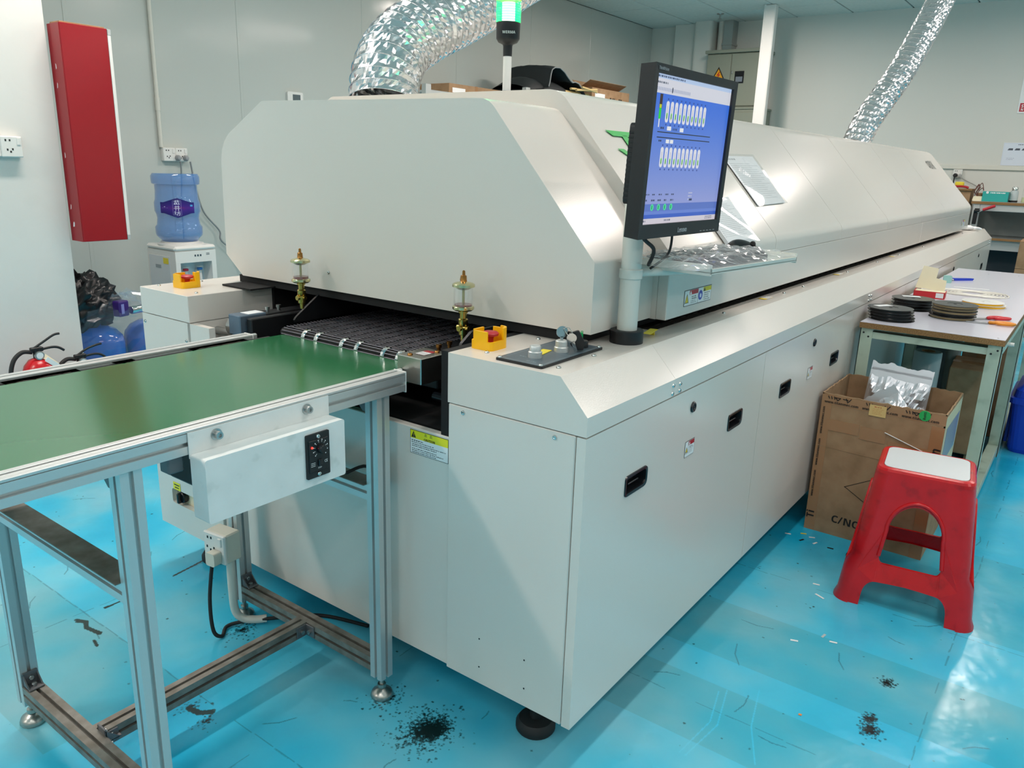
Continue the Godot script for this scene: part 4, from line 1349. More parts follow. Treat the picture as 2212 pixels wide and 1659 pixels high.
func feed_conveyor() -> void:
	var base := Vector3(-0.84, 0, 0.35)
	var t := thing("belt_conveyor", "aluminium framed feed conveyor with glossy green belt before the oven", "conveyor", base)
	var L := func(p: Vector3) -> Vector3: return p - base
	var zf := 1.12
	# side beams: extrusion with a top lip each
	for s in [[-0.540, 1.0], [-1.137, -1.0]]:
		var x: float = s[0]
		var b := obj("side_beam", mb(T(L.call(Vector3(x, 0.846, 0)))).prism(profile40(), -0.018 - 0.35 + 0.35, zf), M.alu, t)
		obj("edge_rail", mb().span(L.call(Vector3(x - 0.020, 0.8665, -0.018)), L.call(Vector3(x - 0.0075, 0.873, zf)), 0.0012).span(L.call(Vector3(x - 0.0035, 0.8665, -0.018)), L.call(Vector3(x + 0.0035, 0.8715, zf)), 0.0012).span(L.call(Vector3(x + 0.0075, 0.8665, -0.018)), L.call(Vector3(x + 0.020, 0.873, zf)), 0.0012), M.alu, b)
		obj("bearing_plate", mb().span(L.call(Vector3(x - 0.012 - s[1] * 0.01, 0.822, -0.042)), L.call(Vector3(x - s[1] * 0.01, 0.872, -0.019)), 0.003), M.alu, t)
		obj("end_cap", mb().span(L.call(Vector3(x - 0.0205, 0.822, -0.0215)), L.call(Vector3(x + 0.0205, 0.874, -0.0185)), 0.001), M.white_plastic, t)
	# green belt over its rollers, black underside strip showing at the far edge
	var prof := PackedVector2Array()
	for k in 9:
		var a := PI / 2 + PI * k / 8
		prof.append(Vector2(-0.098 + cos(a) * 0.022, 0.8445 + sin(a) * 0.022))
	for k in 9:
		var a := -PI / 2 + PI * k / 8
		prof.append(Vector2(zf - 0.04 + cos(a) * 0.022, 0.8445 + sin(a) * 0.022))
	var bx := mb(Transform3D(Basis(Vector3(0, 0, 1), Vector3(0, 1, 0), Vector3(-1, 0, 0)), -base))
	bx.prism(prof, 0.572, 1.088)
	obj("belt", bx, M.green_belt, t)
	obj("slider_bed", mb().span(L.call(Vector3(-1.116, 0.846, -0.07)), L.call(Vector3(-0.562, 0.8615, zf - 0.05))), M.rubber, t)
	for q in [[0.10, 0.17, 0.02], [0.55, 0.16, 0.03], [0.36, 0.05, 0.015]]:
		var tp := PackedVector2Array()
		for k in 9:
			tp.append(Vector2(q[1] * (k / 8.0 - 0.5), 0.011 + rng.randf_range(-0.003, 0.006)))
		for k in 5:
			tp.append(Vector2(q[1] * (0.5 - k / 4.0), -0.010))
		obj("torn_tape", mb(Transform3D(Basis(Vector3(0, 0, -1), Vector3(1, 0, 0), Vector3(0, 1, 0)), L.call(Vector3(-1.103, 0.8668, q[0])))).prism(tp, 0, 0.0006), M.old_plastic, t)
	for q in [-0.098, zf - 0.04]:
		obj("roller", mb().rod(L.call(Vector3(-1.125, 0.8445, q)), L.call(Vector3(-0.55, 0.8445, q)), 0.010, 14), M.steel, t)
	# legs, feet, rails
	for x in [-0.543, -1.137]:
		for z in [0.054, 0.660]:
			var lg := extrusion("leg", L.call(Vector3(x, 0.062, z)), L.call(Vector3(x, 0.826, z)), M.alu, t)
			obj("levelling_foot", mb(T(L.call(Vector3(x, 0, z)))).lathe([Vector2(0, 0), Vector2(0.028, 0), Vector2(0.030, 0.005), Vector2(0.026, 0.016), Vector2(0.014, 0.024), Vector2(0.008, 0.027), Vector2(0.011, 0.028), Vector2(0.011, 0.038), Vector2(0.006, 0.039), Vector2(0.006, 0.063)], 24), M.brushed, lg)
	for z in [0.054, 0.660]:
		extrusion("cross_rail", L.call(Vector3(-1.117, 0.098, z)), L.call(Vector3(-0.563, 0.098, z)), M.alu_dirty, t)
		extrusion("cross_rail", L.call(Vector3(-1.117, 0.580, z)), L.call(Vector3(-0.563, 0.580, z)), M.alu, t)
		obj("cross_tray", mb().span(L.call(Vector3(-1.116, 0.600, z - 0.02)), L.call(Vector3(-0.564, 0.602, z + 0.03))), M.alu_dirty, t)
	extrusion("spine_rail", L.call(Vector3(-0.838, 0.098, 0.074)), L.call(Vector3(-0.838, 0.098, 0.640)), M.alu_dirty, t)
	angle_bracket(L.call(Vector3(-1.117, 0.118, 0.054)), 0, 0, t)
	angle_bracket(L.call(Vector3(-1.117, 0.118, 0.660)), 0, 0, t)
	angle_bracket(L.call(Vector3(-0.563, 0.118, 0.660)), PI, 0, t)
	angle_bracket(L.call(Vector3(-0.818, 0.098, 0.640)), PI / 2, PI / 2 * 0, t)
	for q in [[-0.818, 0.074, -PI / 2], [-0.818, 0.640, 0.0]]:
		var bb := obj("angle_bracket", mb(T(L.call(Vector3(q[0], 0.098, q[1])))).box(Vector3(0.0175, 0, 0.002 if q[1] < 0.3 else -0.002), Vector3(0.035, 0.034, 0.004), 0.001).box(Vector3(0.002, 0, 0.0175 if q[1] < 0.3 else -0.0175), Vector3(0.004, 0.034, 0.035), 0.001), M.bracket, t)
		obj("bolts", mb(T(L.call(Vector3(q[0], 0.098, q[1])))).rod(Vector3(0.02, 0, 0), Vector3(0.02, 0, 0.011 if q[1] < 0.3 else -0.011), 0.006, 10).rod(Vector3(0, 0, 0.02 if q[1] < 0.3 else -0.02), Vector3(0.011, 0, 0.02 if q[1] < 0.3 else -0.02), 0.006, 10), M.steel, bb)
	for q in [[-0.563, 0.054, PI], [-1.117, 0.660, 0.0], [-1.117, 0.054, 0.0], [-0.563, 0.660, PI]]:
		var g := T(L.call(Vector3(q[0], 0.826, q[1])), PI, 0, 0) if q[2] == 0.0 else T(L.call(Vector3(q[0], 0.826, q[1])), 0, 0, PI)
		obj("corner_gusset", mb(g).prism(PackedVector2Array([Vector2(0, 0), Vector2(0.04, 0), Vector2(0.04, 0.012), Vector2(0.012, 0.04), Vector2(0, 0.04)]), -0.017, 0.017), M.bracket, t)
	# motor and speed box hung on the near beam
	var bxp := obj("motor_box", mb(Transform3D(Basis(Vector3(0, 0, -1), Vector3(0, 1, 0), Vector3(1, 0, 0)), L.call(Vector3(-0.60, 0, 0)))).prism(rounded(rect2(-0.552, 0.700, -0.222, 0.826), 0.006), 0.084, 0.132), M.white_sheet, t)
	obj("mounting_flange", mb().span(L.call(Vector3(-0.519, 0.818, 0.222)), L.call(Vector3(-0.5165, 0.868, 0.552))), M.white_sheet, bxp)
	for q in [0.495, 0.282]:
		obj("hex_bolt", mb(T(L.call(Vector3(-0.5165, 0.852, q)), 0, 0, -PI / 2)).lathe([Vector2(0, 0), Vector2(0.0115, 0), Vector2(0.0115, 0.0025), Vector2(0.0075, 0.0025), Vector2(0.0075, 0.013), Vector2(0.004, 0.013), Vector2(0.0035, 0.009), Vector2(0, 0.009)], 16), M.steel, bxp)
	obj("gear_motor", mb().span(L.call(Vector3(-0.74, 0.70, 0.30)), L.call(Vector3(-0.60, 0.80, 0.48)), 0.01).rod(L.call(Vector3(-0.70, 0.75, 0.2)), L.call(Vector3(-0.70, 0.75, 0.32)), 0.04, 18), M.rubber, t)
	# speed controller
	var px := -0.4675
	var sc := Node3D.new()
	sc.name = "speed_controller"
	t.add_child(sc)
	sc.transform = facing_x(L.call(Vector3(px, 0.767, 0.298)))
	obj("face", mb().prism(rounded(rect2(-0.030, -0.048, 0.030, 0.048), 0.003), -0.001, 0.004).box(Vector3(0, 0.0, 0.0045), Vector3(0.050, 0.070, 0.003), 0.001), M.black, sc)
	var scw := screw_mesh(0.005)
	again("screw", scw, T(Vector3(0, 0.041, 0.004), PI / 2), sc)
	again("screw", scw, T(Vector3(0, -0.041, 0.004), PI / 2), sc)
	obj("knob", mb(T(Vector3(0.004, 0.014, 0.006), PI / 2)).lathe([Vector2(0, 0), Vector2(0.010, 0), Vector2(0.009, 0.010), Vector2(0.008, 0.011), Vector2(0, 0.011)], 18), M.black_gloss, sc)
	var ticks := mb()
	for k in 10:
		var a := PI * 1.25 - k * PI * 1.5 / 9
		ticks.xf = T(Vector3(0.004 + cos(a) * 0.0155, 0.014 + sin(a) * 0.0155, 0.0062), 0, 0, a)
		ticks.box(Vector3.ZERO, Vector3(0.003, 0.0007, 0.0003))
		ticks.box(Vector3(0.0035, 0, 0), Vector3(0.002, 0.0022, 0.0002))
	for k in 3:
		ticks.xf = T(Vector3(-0.016, -0.014 - k * 0.0035, 0.0062))
		ticks.box(Vector3.ZERO, Vector3(0.011, 0.0008, 0.0003))
	obj("dial_marks", ticks, M.paper, sc)
	text("CE", 0.0055, M.paper, sc, T(Vector3(0.018, -0.017, 0.0063)), false, 0.0003)
	text("STOP", 0.003, M.paper, sc, T(Vector3(0.001, -0.0275, 0.0063)), false, 0.0003)
	obj("rocker_switch", mb().box(Vector3(0.002, -0.016, 0.007), Vector3(0.011, 0.015, 0.006), 0.0015), M.black_gloss, sc)
	var lm := mat(rgb("ff2a20"), 0.3)
	lm.emission_enabled = true
	lm.emission = rgb("ff2018")
	lm.emission_energy_multiplier = 8.0
	obj("indicator_light", mb(T(Vector3(-0.0175, 0.020, 0.006), PI / 2)).lathe([Vector2(0, -0.001), Vector2(0.0025, -0.001), Vector2(0.002, 0.0015), Vector2(0, 0.002)], 10), lm, sc)
	# black bracket plates behind the box
	obj("hanger_plate", mb().span(L.call(Vector3(-0.565, 0.790, 0.553)), L.call(Vector3(-0.535, 0.825, 0.585)), 0.003), M.bracket, t)
	# socket strapped to the far leg, its conduit and cord
	var so := thing("outlet_box", "white outlet box with grey plug strapped to the far conveyor leg", "outlet", Vector3(-1.13, 0.27, 0.112), 0.12)
	obj("back_box", mb().box(Vector3(0, 0, 0), Vector3(0.086, 0.09, 0.052), 0.004), M.old_plastic, so)
	var face := obj("face_plate", mb().box(Vector3(0, 0, 0.030), Vector3(0.086, 0.09, 0.01), 0.003), M.white_plastic, so)
	var hl := mb()
	for q in [[-0.024, 0.03], [-0.01, 0.03], [-0.028, 0.0], [-0.014, -0.008], [0.0, 0.0]]:
		hl.box(Vector3(q[0], q[1], 0.0355), Vector3(0.005, 0.007, 0.001))
	obj("pin_holes", hl, M.black, face)
	obj("rocker_switch", mb().box(Vector3(0.026, 0.024, 0.036), Vector3(0.014, 0.026, 0.005), 0.0015), M.white_plastic, face)
	obj("plug", mb(T(Vector3(0.012, -0.022, 0.036))).prism(rounded(rect2(-0.018, -0.02, 0.018, 0.02), 0.008), 0, 0.026), M.old_plastic, so)
	tag(obj("conduit_pipe", mb().tube(curve([Vector3(-1.115, 0.225, 0.105), Vector3(-1.115, 0.12, 0.105), Vector3(-1.115, 0.05, 0.10), Vector3(-1.10, 0.022, 0.085), Vector3(-1.075, 0.016, 0.06), Vector3(-1.055, 0.016, 0.035)], 6), 0.012, 12), M.pvc), "cream plastic conduit bending from the outlet box to the floor", "pipe")
	tag(obj("extension_lead", mb().tube(curve([Vector3(-1.118, 0.237, 0.16), Vector3(-1.122, 0.12, 0.175), Vector3(-1.10, 0.03, 0.185), Vector3(-1.09, 0.006, 0.165), Vector3(-1.12, 0.007, 0.13), Vector3(-1.10, 0.012, 0.09), Vector3(-1.02, 0.02, 0.01), Vector3(-0.95, 0.006, -0.09), Vector3(-0.80, 0.006, -0.14)], 7), 0.0055, 8), M.rubber), "black cord looping on the floor below the outlet box", "cord")
	tag(obj("motor_cable", mb().tube(curve([Vector3(-0.62, 0.62, 0.09), Vector3(-0.61, 0.615, 0.02), Vector3(-0.605, 0.50, 0.01), Vector3(-0.602, 0.3, 0.012), Vector3(-0.605, 0.1, 0.008), Vector3(-0.62, 0.006, 0.0), Vector3(-0.72, 0.006, -0.06)], 7), 0.0042, 8), M.rubber), "thin black cable hanging down behind the conveyor leg beside the oven", "cable")


# ------------------------------------------------------------------ near left corner
func wall_socket(called: String, label: String, p: Vector3, turn: float, n: int, pitch := 0.086) -> Node3D:
	var t := thing(called, label, "outlet", p, turn)
	for k in n:
		var x := (k - (n - 1) / 2.0) * pitch
		var g := obj("gang", mb().box(Vector3(x, 0, 0.018), Vector3(0.085, 0.085, 0.036), 0.004), M.white_plastic, t)
		var h := mb()
		for q in [[-0.022, 0.026], [-0.006, 0.026], [-0.018, -0.012], [-0.006, -0.02], [0.002, -0.010]]:
			h.box(Vector3(x + q[0], q[1], 0.0363), Vector3(0.006, 0.008, 0.001))
		obj("pin_holes", h, M.black, g)
		obj("rocker_switch", mb().box(Vector3(x + 0.027, 0.022, 0.037), Vector3(0.014, 0.028, 0.004), 0.001), M.white_plastic, g)
	return t


func bottle_picture() -> Image:
	var im := image(220, 160, rgb("2b1a86"))
	for k in 160:
		var t := 1.0 - absf(k - 80) / 80.0
		ir(im, 0, k, 220, 1, rgb("1d1a70").lerp(rgb("4a1e8e"), t))
	for k in 50:
		dot(im, 110 + rng.randfn(0, 30), 80 + rng.randfn(0, 6), 7, rgb("a02560"), 0.08)
	var c := rgb("cfd3ea")
	for e in [[82, 12, 50, 1], [82, 146, 50, 1], [82, 12, 1, 135], [132, 12, 1, 135]]:
		ir(im, e[0], e[1], e[2], e[3], c)
	# three brush characters down the middle
	var g := [[[-16, 4, 16, 4], [-7, -2, -7, 10], [7, -2, 7, 10], [-12, 14, -12, 26], [-4, 12, -4, 26], [4, 12, 14, 16], [-16, 30, 16, 30], [-14, 20, -14, 30], [12, 20, 12, 30], [0, 20, 0, 30]],
		[[-14, 52, 14, 50], [-18, 66, 18, 64], [-6, 44, -8, 82], [8, 42, 8, 84]],
		[[-18, 100, -6, 98], [-12, 90, -12, 116], [-18, 116, -5, 114], [-2, 98, 18, 96], [8, 90, 9, 98], [6, 98, -2, 122], [4, 106, 16, 106], [16, 106, 13, 122], [13, 122, 8, 120]]]
	for ch in g:
		for s in ch:
			stroke(im, [Vector2(107 + s[0], 18 + s[1]), Vector2(107 + s[2], 18 + s[3])], 2.2, c)
	dot(im, 30, 66, 5, c)
	print_lines(im, 12, 80, 46, 1, 6, 4, rgb("8890c0"))
	ir(im, 190, 34, 18, 26, rgb("4aa0d8"))
	return im


func water_bottle(t: Node3D, y: float, m: Material) -> MeshInstance3D:
	# upside down on the cooler: shoulder below, flat base above
	var pr := [Vector2(0.0, y), Vector2(0.10, y), Vector2(0.118, y + 0.02), Vector2(0.132, y + 0.035), Vector2(0.135, y + 0.05), Vector2(0.135, y + 0.085), Vector2(0.124, y + 0.10), Vector2(0.119, y + 0.14), Vector2(0.124, y + 0.165), Vector2(0.131, y + 0.18), Vector2(0.131, y + 0.23), Vector2(0.124, y + 0.25), Vector2(0.120, y + 0.30), Vector2(0.121, y + 0.335), Vector2(0.136, y + 0.342), Vector2(0.138, y + 0.36), Vector2(0.138, y + 0.385), Vector2(0.128, y + 0.402), Vector2(0.0, y + 0.404)]
	return obj("bottle_body", mb().lathe(pr, 40), m, t)


func left_corner() -> void:
	# red light box on the end of the partition
	var r := thing("red_lightbox", "tall red painted light box hung on the end of the white partition", "light box", Vector3(-2.95, 0.965, -0.52))
	obj("red_front", mb().span(Vector3(-0.045, 0, -0.10), Vector3(0.05, 0.91, 0.10), 0.002), M.red_box, r)
	obj("red_side", mb().span(Vector3(-0.055, 0.0, 0.1005), Vector3(0.047, 0.908, 0.103)), M.red_box, r)
	obj("frame_strip", mb().span(Vector3(-0.05, 0.012, -0.114), Vector3(0.052, 0.885, -0.1005), 0.001), M.white_plastic, r)
	for q in [0.0, 0.885]:
		obj("frame_corner", mb().span(Vector3(-0.05, q, -0.115), Vector3(0.053, q + 0.024, -0.1005), 0.001), M.alu, r)
	obj("top_cap", mb().span(Vector3(-0.055, 0.91, -0.10), Vector3(0.03, 0.918, 0.09), 0.001), M.card, r)
	var flake := mb()
	for k in 6:
		var y := 0.03 + rng.randf() * 0.86
		flake.xf = T(Vector3(-0.03 + rng.randf() * 0.02, y, 0.1035), 0, 0, rng.randf_range(-0.4, 0.4))
		flake.prism(PackedVector2Array([Vector2(-0.003, -0.012), Vector2(0.002, -0.008), Vector2(0.002, 0.007), Vector2(-0.002, 0.012)]), 0, 0.0006)
	obj("peeled_paint", flake, M.paper, r)
	# sockets, conduit, display on the grey wall
	var s := wall_socket("wall_outlet", "double white wall outlet with two grey plugs above the water cooler", Vector3(XL, 1.352, -1.685), PI / 2, 2)
	for x in [0.022, 0.078]:
		obj("plug", mb(T(Vector3(x - 0.012, -0.020, 0.036), PI / 2)).lathe([Vector2(0, 0), Vector2(0.019, 0), Vector2(0.019, 0.012), Vector2(0.012, 0.026), Vector2(0, 0.028)], 14), mat(rgb("9a9da0"), 0.5), s)
	wall_socket("wall_outlet", "white double wall outlet with empty pins on the white partition", Vector3(-3.0, 1.366, -0.158), PI / 2, 2)
	tag(obj("wall_conduit", mb().rod(Vector3(XL + 0.014, 1.395, -1.60), Vector3(XL + 0.014, H, -1.60), 0.013, 10).rod(Vector3(XL + 0.014, 1.62, -1.60), Vector3(XL + 0.014, 1.70, -1.60), 0.016, 10), M.pvc), "cream plastic conduit running up the grey wall from the double outlet", "pipe")
	var th := thing("wall_thermometer", "small white digital room thermometer on the grey wall behind the hood", "thermometer", Vector3(XL, 1.785, -2.69), PI / 2)
	obj("case", mb(T(Vector3.ZERO)).prism(rounded(rect2(-0.07, -0.045, 0.07, 0.04), 0.012), 0, 0.018), M.white_plastic, th)
	obj("display", mb().box(Vector3(0.01, 0.0, 0.0185), Vector3(0.07, 0.045, 0.001)), mat(rgb("58666a"), 0.3), th)
	# water cooler, front turned to +x
	var w := thing("water_cooler", "white floor water cooler with red and blue taps by the grey wall", "water cooler", Vector3(-3.81, 0, -1.425), PI / 2)
	obj("cabinet", mb().span(Vector3(-0.135, 0.0, -0.15), Vector3(0.135, 0.50, 0.15), 0.012), M.white_plastic, w)
	# upper body with the tap recess
	var ub := mb()
	ub.span(Vector3(-0.135, 0.501, -0.15), Vector3(0.135, 0.794, 0.06))
	ub.span(Vector3(-0.135, 0.50, 0.0601), Vector3(-0.105, 0.7248, 0.16))
	ub.span(Vector3(0.105, 0.50, 0.0601), Vector3(0.135, 0.7248, 0.16))
	ub.span(Vector3(-0.135, 0.725, 0.0601), Vector3(0.135, 0.794, 0.16))
	ub.span(Vector3(-0.14, 0.7945, -0.155), Vector3(0.14, 0.825, 0.163), 0.012)
	obj("upper_body", ub, M.white_plastic, w)
	obj("recess_back", mb().span(Vector3(-0.105, 0.50, 0.0601), Vector3(0.105, 0.725, 0.066)), mat(rgb("cfdbe2"), 0.4), w)
	obj("neck_ring", mb(T(Vector3(0, 0.822, 0.0))).lathe([Vector2(0.135, 0), Vector2(0.135, 0.008), Vector2(0.11, 0.012), Vector2(0.11, 0.02), Vector2(0.0, 0.02)], 32), M.white_plastic, w)
	for q in [[-0.042, rgb("c9304a")], [0.052, rgb("2a78c4")]]:
		var tp := obj("tap", mb().box(Vector3(q[0], 0.655, 0.09), Vector3(0.022, 0.03, 0.05), 0.006).rod(Vector3(q[0], 0.65, 0.11), Vector3(q[0], 0.61, 0.112), 0.009, 10), M.white_plastic, w)
		obj("tap_button", mb().box(Vector3(q[0], 0.676, 0.105), Vector3(0.026, 0.014, 0.026), 0.003), mat(q[1], 0.4), tp)
		obj("tap_lever", mb().box(Vector3(q[0], 0.692, 0.10), Vector3(0.03, 0.003, 0.05), 0.001), M.white_plastic, tp)
	obj("side_panel", mb().span(Vector3(-0.138, 0.35, -0.13), Vector3(-0.1352, 0.76, 0.10), 0.001), mat(rgb("d5dbde"), 0.4), w)
	obj("side_label", mb().span(Vector3(-0.1395, 0.715, 0.03), Vector3(-0.1382, 0.75, 0.085)), M.yellow_label, w)
	obj("side_grip", mb().box(Vector3(-0.138, 0.695, -0.03), Vector3(0.004, 0.02, 0.06), 0.001), mat(rgb("9aa4a8"), 0.5), w)
	var mk := mb()
	for k in 3:
		mk.box(Vector3(-0.005 + k * 0.018, 0.765, 0.1605), Vector3(0.010, 0.012, 0.001))
	mk.box(Vector3(0.08, 0.775, 0.1605), Vector3(0.022, 0.003, 0.001)).box(Vector3(0.08, 0.767, 0.1605), Vector3(0.022, 0.003, 0.001))
	obj("front_marks", mk, mat(rgb("40505a"), 0.5), w)
	var bt := thing("water_bottle", "clear blue water bottle with purple label upside down on the cooler", "bottle", Vector3(-3.81, 0.842, -1.425), PI / 2 - 0.54)
	water_bottle(bt, 0.0, M.water)
	var lb := mb()
	lb.sheet(func(u: float, v: float) -> Vector3:
		var a := (u - 0.5) * 1.55
		var hh := 0.032 + 0.026 * (1.0 - clampf(absf(u - 0.5) * 2.6, 0.0, 1.0))
		return Vector3(sin(a) * 0.1335, 0.205 + (v - 0.5) * 2.0 * hh, cos(a) * 0.1335), 24, 6)
	obj("label", lb, pic(bottle_picture(), 0.3), bt)
	tag(obj("cooler_lead", mb().tube(curve([Vector3(XL + 0.06, 1.31, -1.77), Vector3(XL + 0.05, 1.15, -1.80), Vector3(XL + 0.03, 0.98, -1.86), Vector3(XL + 0.03, 0.85, -1.97), Vector3(XL + 0.03, 0.78, -1.98), Vector3(XL + 0.03, 0.66, -2.1), Vector3(XL + 0.03, 0.4, -2.2)], 8), 0.006, 8), mat(rgb("8b9092"), 0.5)), "grey cord hanging from the right plug down the wall beside the cooler", "cord")
	tag(obj("cooler_lead", mb().tube(curve([Vector3(XL + 0.06, 1.31, -1.70), Vector3(XL + 0.04, 1.2, -1.71), Vector3(XL + 0.03, 1.0, -1.70), Vector3(XL + 0.03, 0.6, -1.70)], 8), 0.005, 8), mat(rgb("8b9092"), 0.5)), "grey cord dropping from the left plug behind the blue bottle", "cord")
	# spare bottles and bags between partition and oven
	var fn := FastNoiseLite.new()
	fn.seed = 11
	fn.frequency = 7.0
	var wrap := func(c: Vector3, rad: Vector3, amp: float, seed_: float) -> MB:
		return mb().sheet(func(u: float, v: float) -> Vector3:
			var a := -u * TAU
			var b := (v - 0.5) * PI
			var d := Vector3(cos(a) * cos(b), sin(b), sin(a) * cos(b))
			if amp > 0.3:
				d *= 0.999
			var f := 0.45 if amp > 0.3 else 1.0
			var k := 1.0 + amp * (fn.get_noise_3d(d.x * f + seed_, d.y * f, d.z * f) + 0.6 * absf(fn.get_noise_3d(d.x * 2.3 * f, d.y * 2.3 * f + seed_, d.z * 2.3 * f)))
			var p := d * k * rad
			p.y = maxf(p.y, -rad.y * 0.9)
			return c + p, 44, 26, amp > 0.3)
	for q in [[Vector3(-3.32, 0, -0.62), "blue water bottle standing in thin plastic next to the white partition"], [Vector3(-3.30, 0, -0.905), "blue water bottle standing against the oven side, bare shoulder showing"]]:
		var b := thing("spare_bottle", q[1], "bottle", q[0], 0.0, "spare water bottles")
		obj("bottle_body", mb().lathe([Vector2(0, 0.0), Vector2(0.125, 0.0), Vector2(0.135, 0.02), Vector2(0.135, 0.09), Vector2(0.126, 0.10), Vector2(0.126, 0.20), Vector2(0.135, 0.21), Vector2(0.135, 0.40), Vector2(0.128, 0.435), Vector2(0.10, 0.47), Vector2(0.06, 0.49), Vector2(0.03, 0.495), Vector2(0.028, 0.52), Vector2(0, 0.52)], 36), mat(rgb("2c66c0"), 0.12), b)
	tag(obj("plastic_wrap", wrap.call(Vector3(-3.31, 0.32, -0.76), Vector3(0.19, 0.32, 0.33), 0.16, 2.0), clear(rgb("bcd6f4"), 0.06, 0.08)), "crinkled thin clear plastic wrapped over the blue spare bottles", "plastic wrap")
	tag(obj("black_bag", wrap.call(Vector3(-3.38, 0.60, -0.58), Vector3(0.13, 0.15, 0.17), 0.42, 5.0), M.black_bag), "crumpled black plastic bag lying on the spare water bottles", "bag")
	var pb := thing("purple_box", "small purple box resting on the black bag", "box", Vector3(-3.22, 0.545, -0.715), 0.3)
	obj("body", mb().box(Vector3(0, 0.04, 0), Vector3(0.05, 0.08, 0.065), 0.006), mat(rgb("3c1c78"), 0.35), pb)
	obj("print_panel", mb().box(Vector3(0.0255, 0.04, 0.012), Vector3(0.001, 0.05, 0.018)), mat(rgb("8f8fd0"), 0.4), pb)
	var cn := thing("metal_can", "short shiny metal can lying beside the purple box", "can", Vector3(-3.20, 0.575, -0.79), 0.2)
	obj("can_body", mb(T(Vector3.ZERO, PI / 2, 0, 0)).lathe([Vector2(0, -0.04), Vector2(0.019, -0.04), Vector2(0.021, -0.036), Vector2(0.021, 0.036), Vector2(0.019, 0.04), Vector2(0, 0.04)], 20), M.chrome, cn)
	# fire extinguishers
	extinguisher(Vector3(-2.83, 0, -0.135), 0.066, 1.0, "red fire extinguisher with long raised black handle by the white partition")
	extinguisher(Vector3(-2.84, -0.0, -0.315), 0.058, 0.87, "smaller fire extinguisher with folded black handle behind the taller one")


func extinguisher(p: Vector3, r: float, k: float, label: String) -> void:
	var t := thing("fire_extinguisher", label, "extinguisher", p, PI / 2)
	t.scale = Vector3.ONE * 1.0
	obj("cylinder", mb().lathe([Vector2(0, 0), Vector2(r * 0.9, 0), Vector2(r, 0.01), Vector2(r, 0.39 * k), Vector2(r * 0.985, 0.43 * k), Vector2(r * 0.85, 0.46 * k), Vector2(r * 0.55, 0.485 * k), Vector2(0.02, 0.492 * k), Vector2(0, 0.492 * k)], 32), mat(rgb("c4121d"), 0.25), t)
	var y := 0.49 * k
	obj("valve", mb().rod(Vector3(0, y, 0), Vector3(0, y + 0.045, 0), 0.016, 14).box(Vector3(0.0, y + 0.04, 0), Vector3(0.05, 0.02, 0.022), 0.003), M.black, t)
	obj("gauge", mb(T(Vector3(-0.002, y + 0.018, 0.022), PI / 2)).lathe([Vector2(0, 0), Vector2(0.019, 0), Vector2(0.019, 0.010), Vector2(0.016, 0.011), Vector2(0, 0.009)], 18), M.steel, t)
	obj("gauge_dial", mb(T(Vector3(-0.002, y + 0.018, 0.0325), PI / 2)).cyl(Vector3.ZERO, 0.014, 0.001, 16), M.paper, t)
	obj("upper_lever", mb().tube(curve([Vector3(-0.012, y + 0.045, 0), Vector3(0.03, y + 0.068, 0), Vector3(0.075, y + 0.092 * k, 0), Vector3(0.10, y + 0.095 * k, 0)], 5), 0.0055, 6), M.black, t)
	obj("lower_lever", mb().tube(curve([Vector3(0.0, y + 0.035, 0), Vector3(0.06, y + 0.04, 0), Vector3(0.09, y + 0.034, 0), Vector3(0.112, y + 0.018, 0)], 5), 0.0055, 6), M.black, t)
	obj("hose", mb().tube(curve([Vector3(-0.02, y + 0.03, 0), Vector3(-0.06, y + 0.035, 0), Vector3(-0.10, y - 0.0, 0.005), Vector3(-0.118, y - 0.08, 0.01), Vector3(-0.11, y - 0.22, 0.012), Vector3(-0.09, y - 0.3, 0.012)], 6), 0.009, 10), M.rubber, t)
	obj("tag", mb(T(Vector3(0.04, y - 0.012, 0.03), -0.25, 0.2, 0.75)).box(Vector3.ZERO, Vector3(0.022, 0.07, 0.001)), M.cream, t)
	obj("white_strap", mb(T(Vector3(0.075, y - 0.05, 0.04), 0, 0.1, 0.85)).box(Vector3.ZERO, Vector3(0.020, 0.16, 0.002)), M.paper, t)


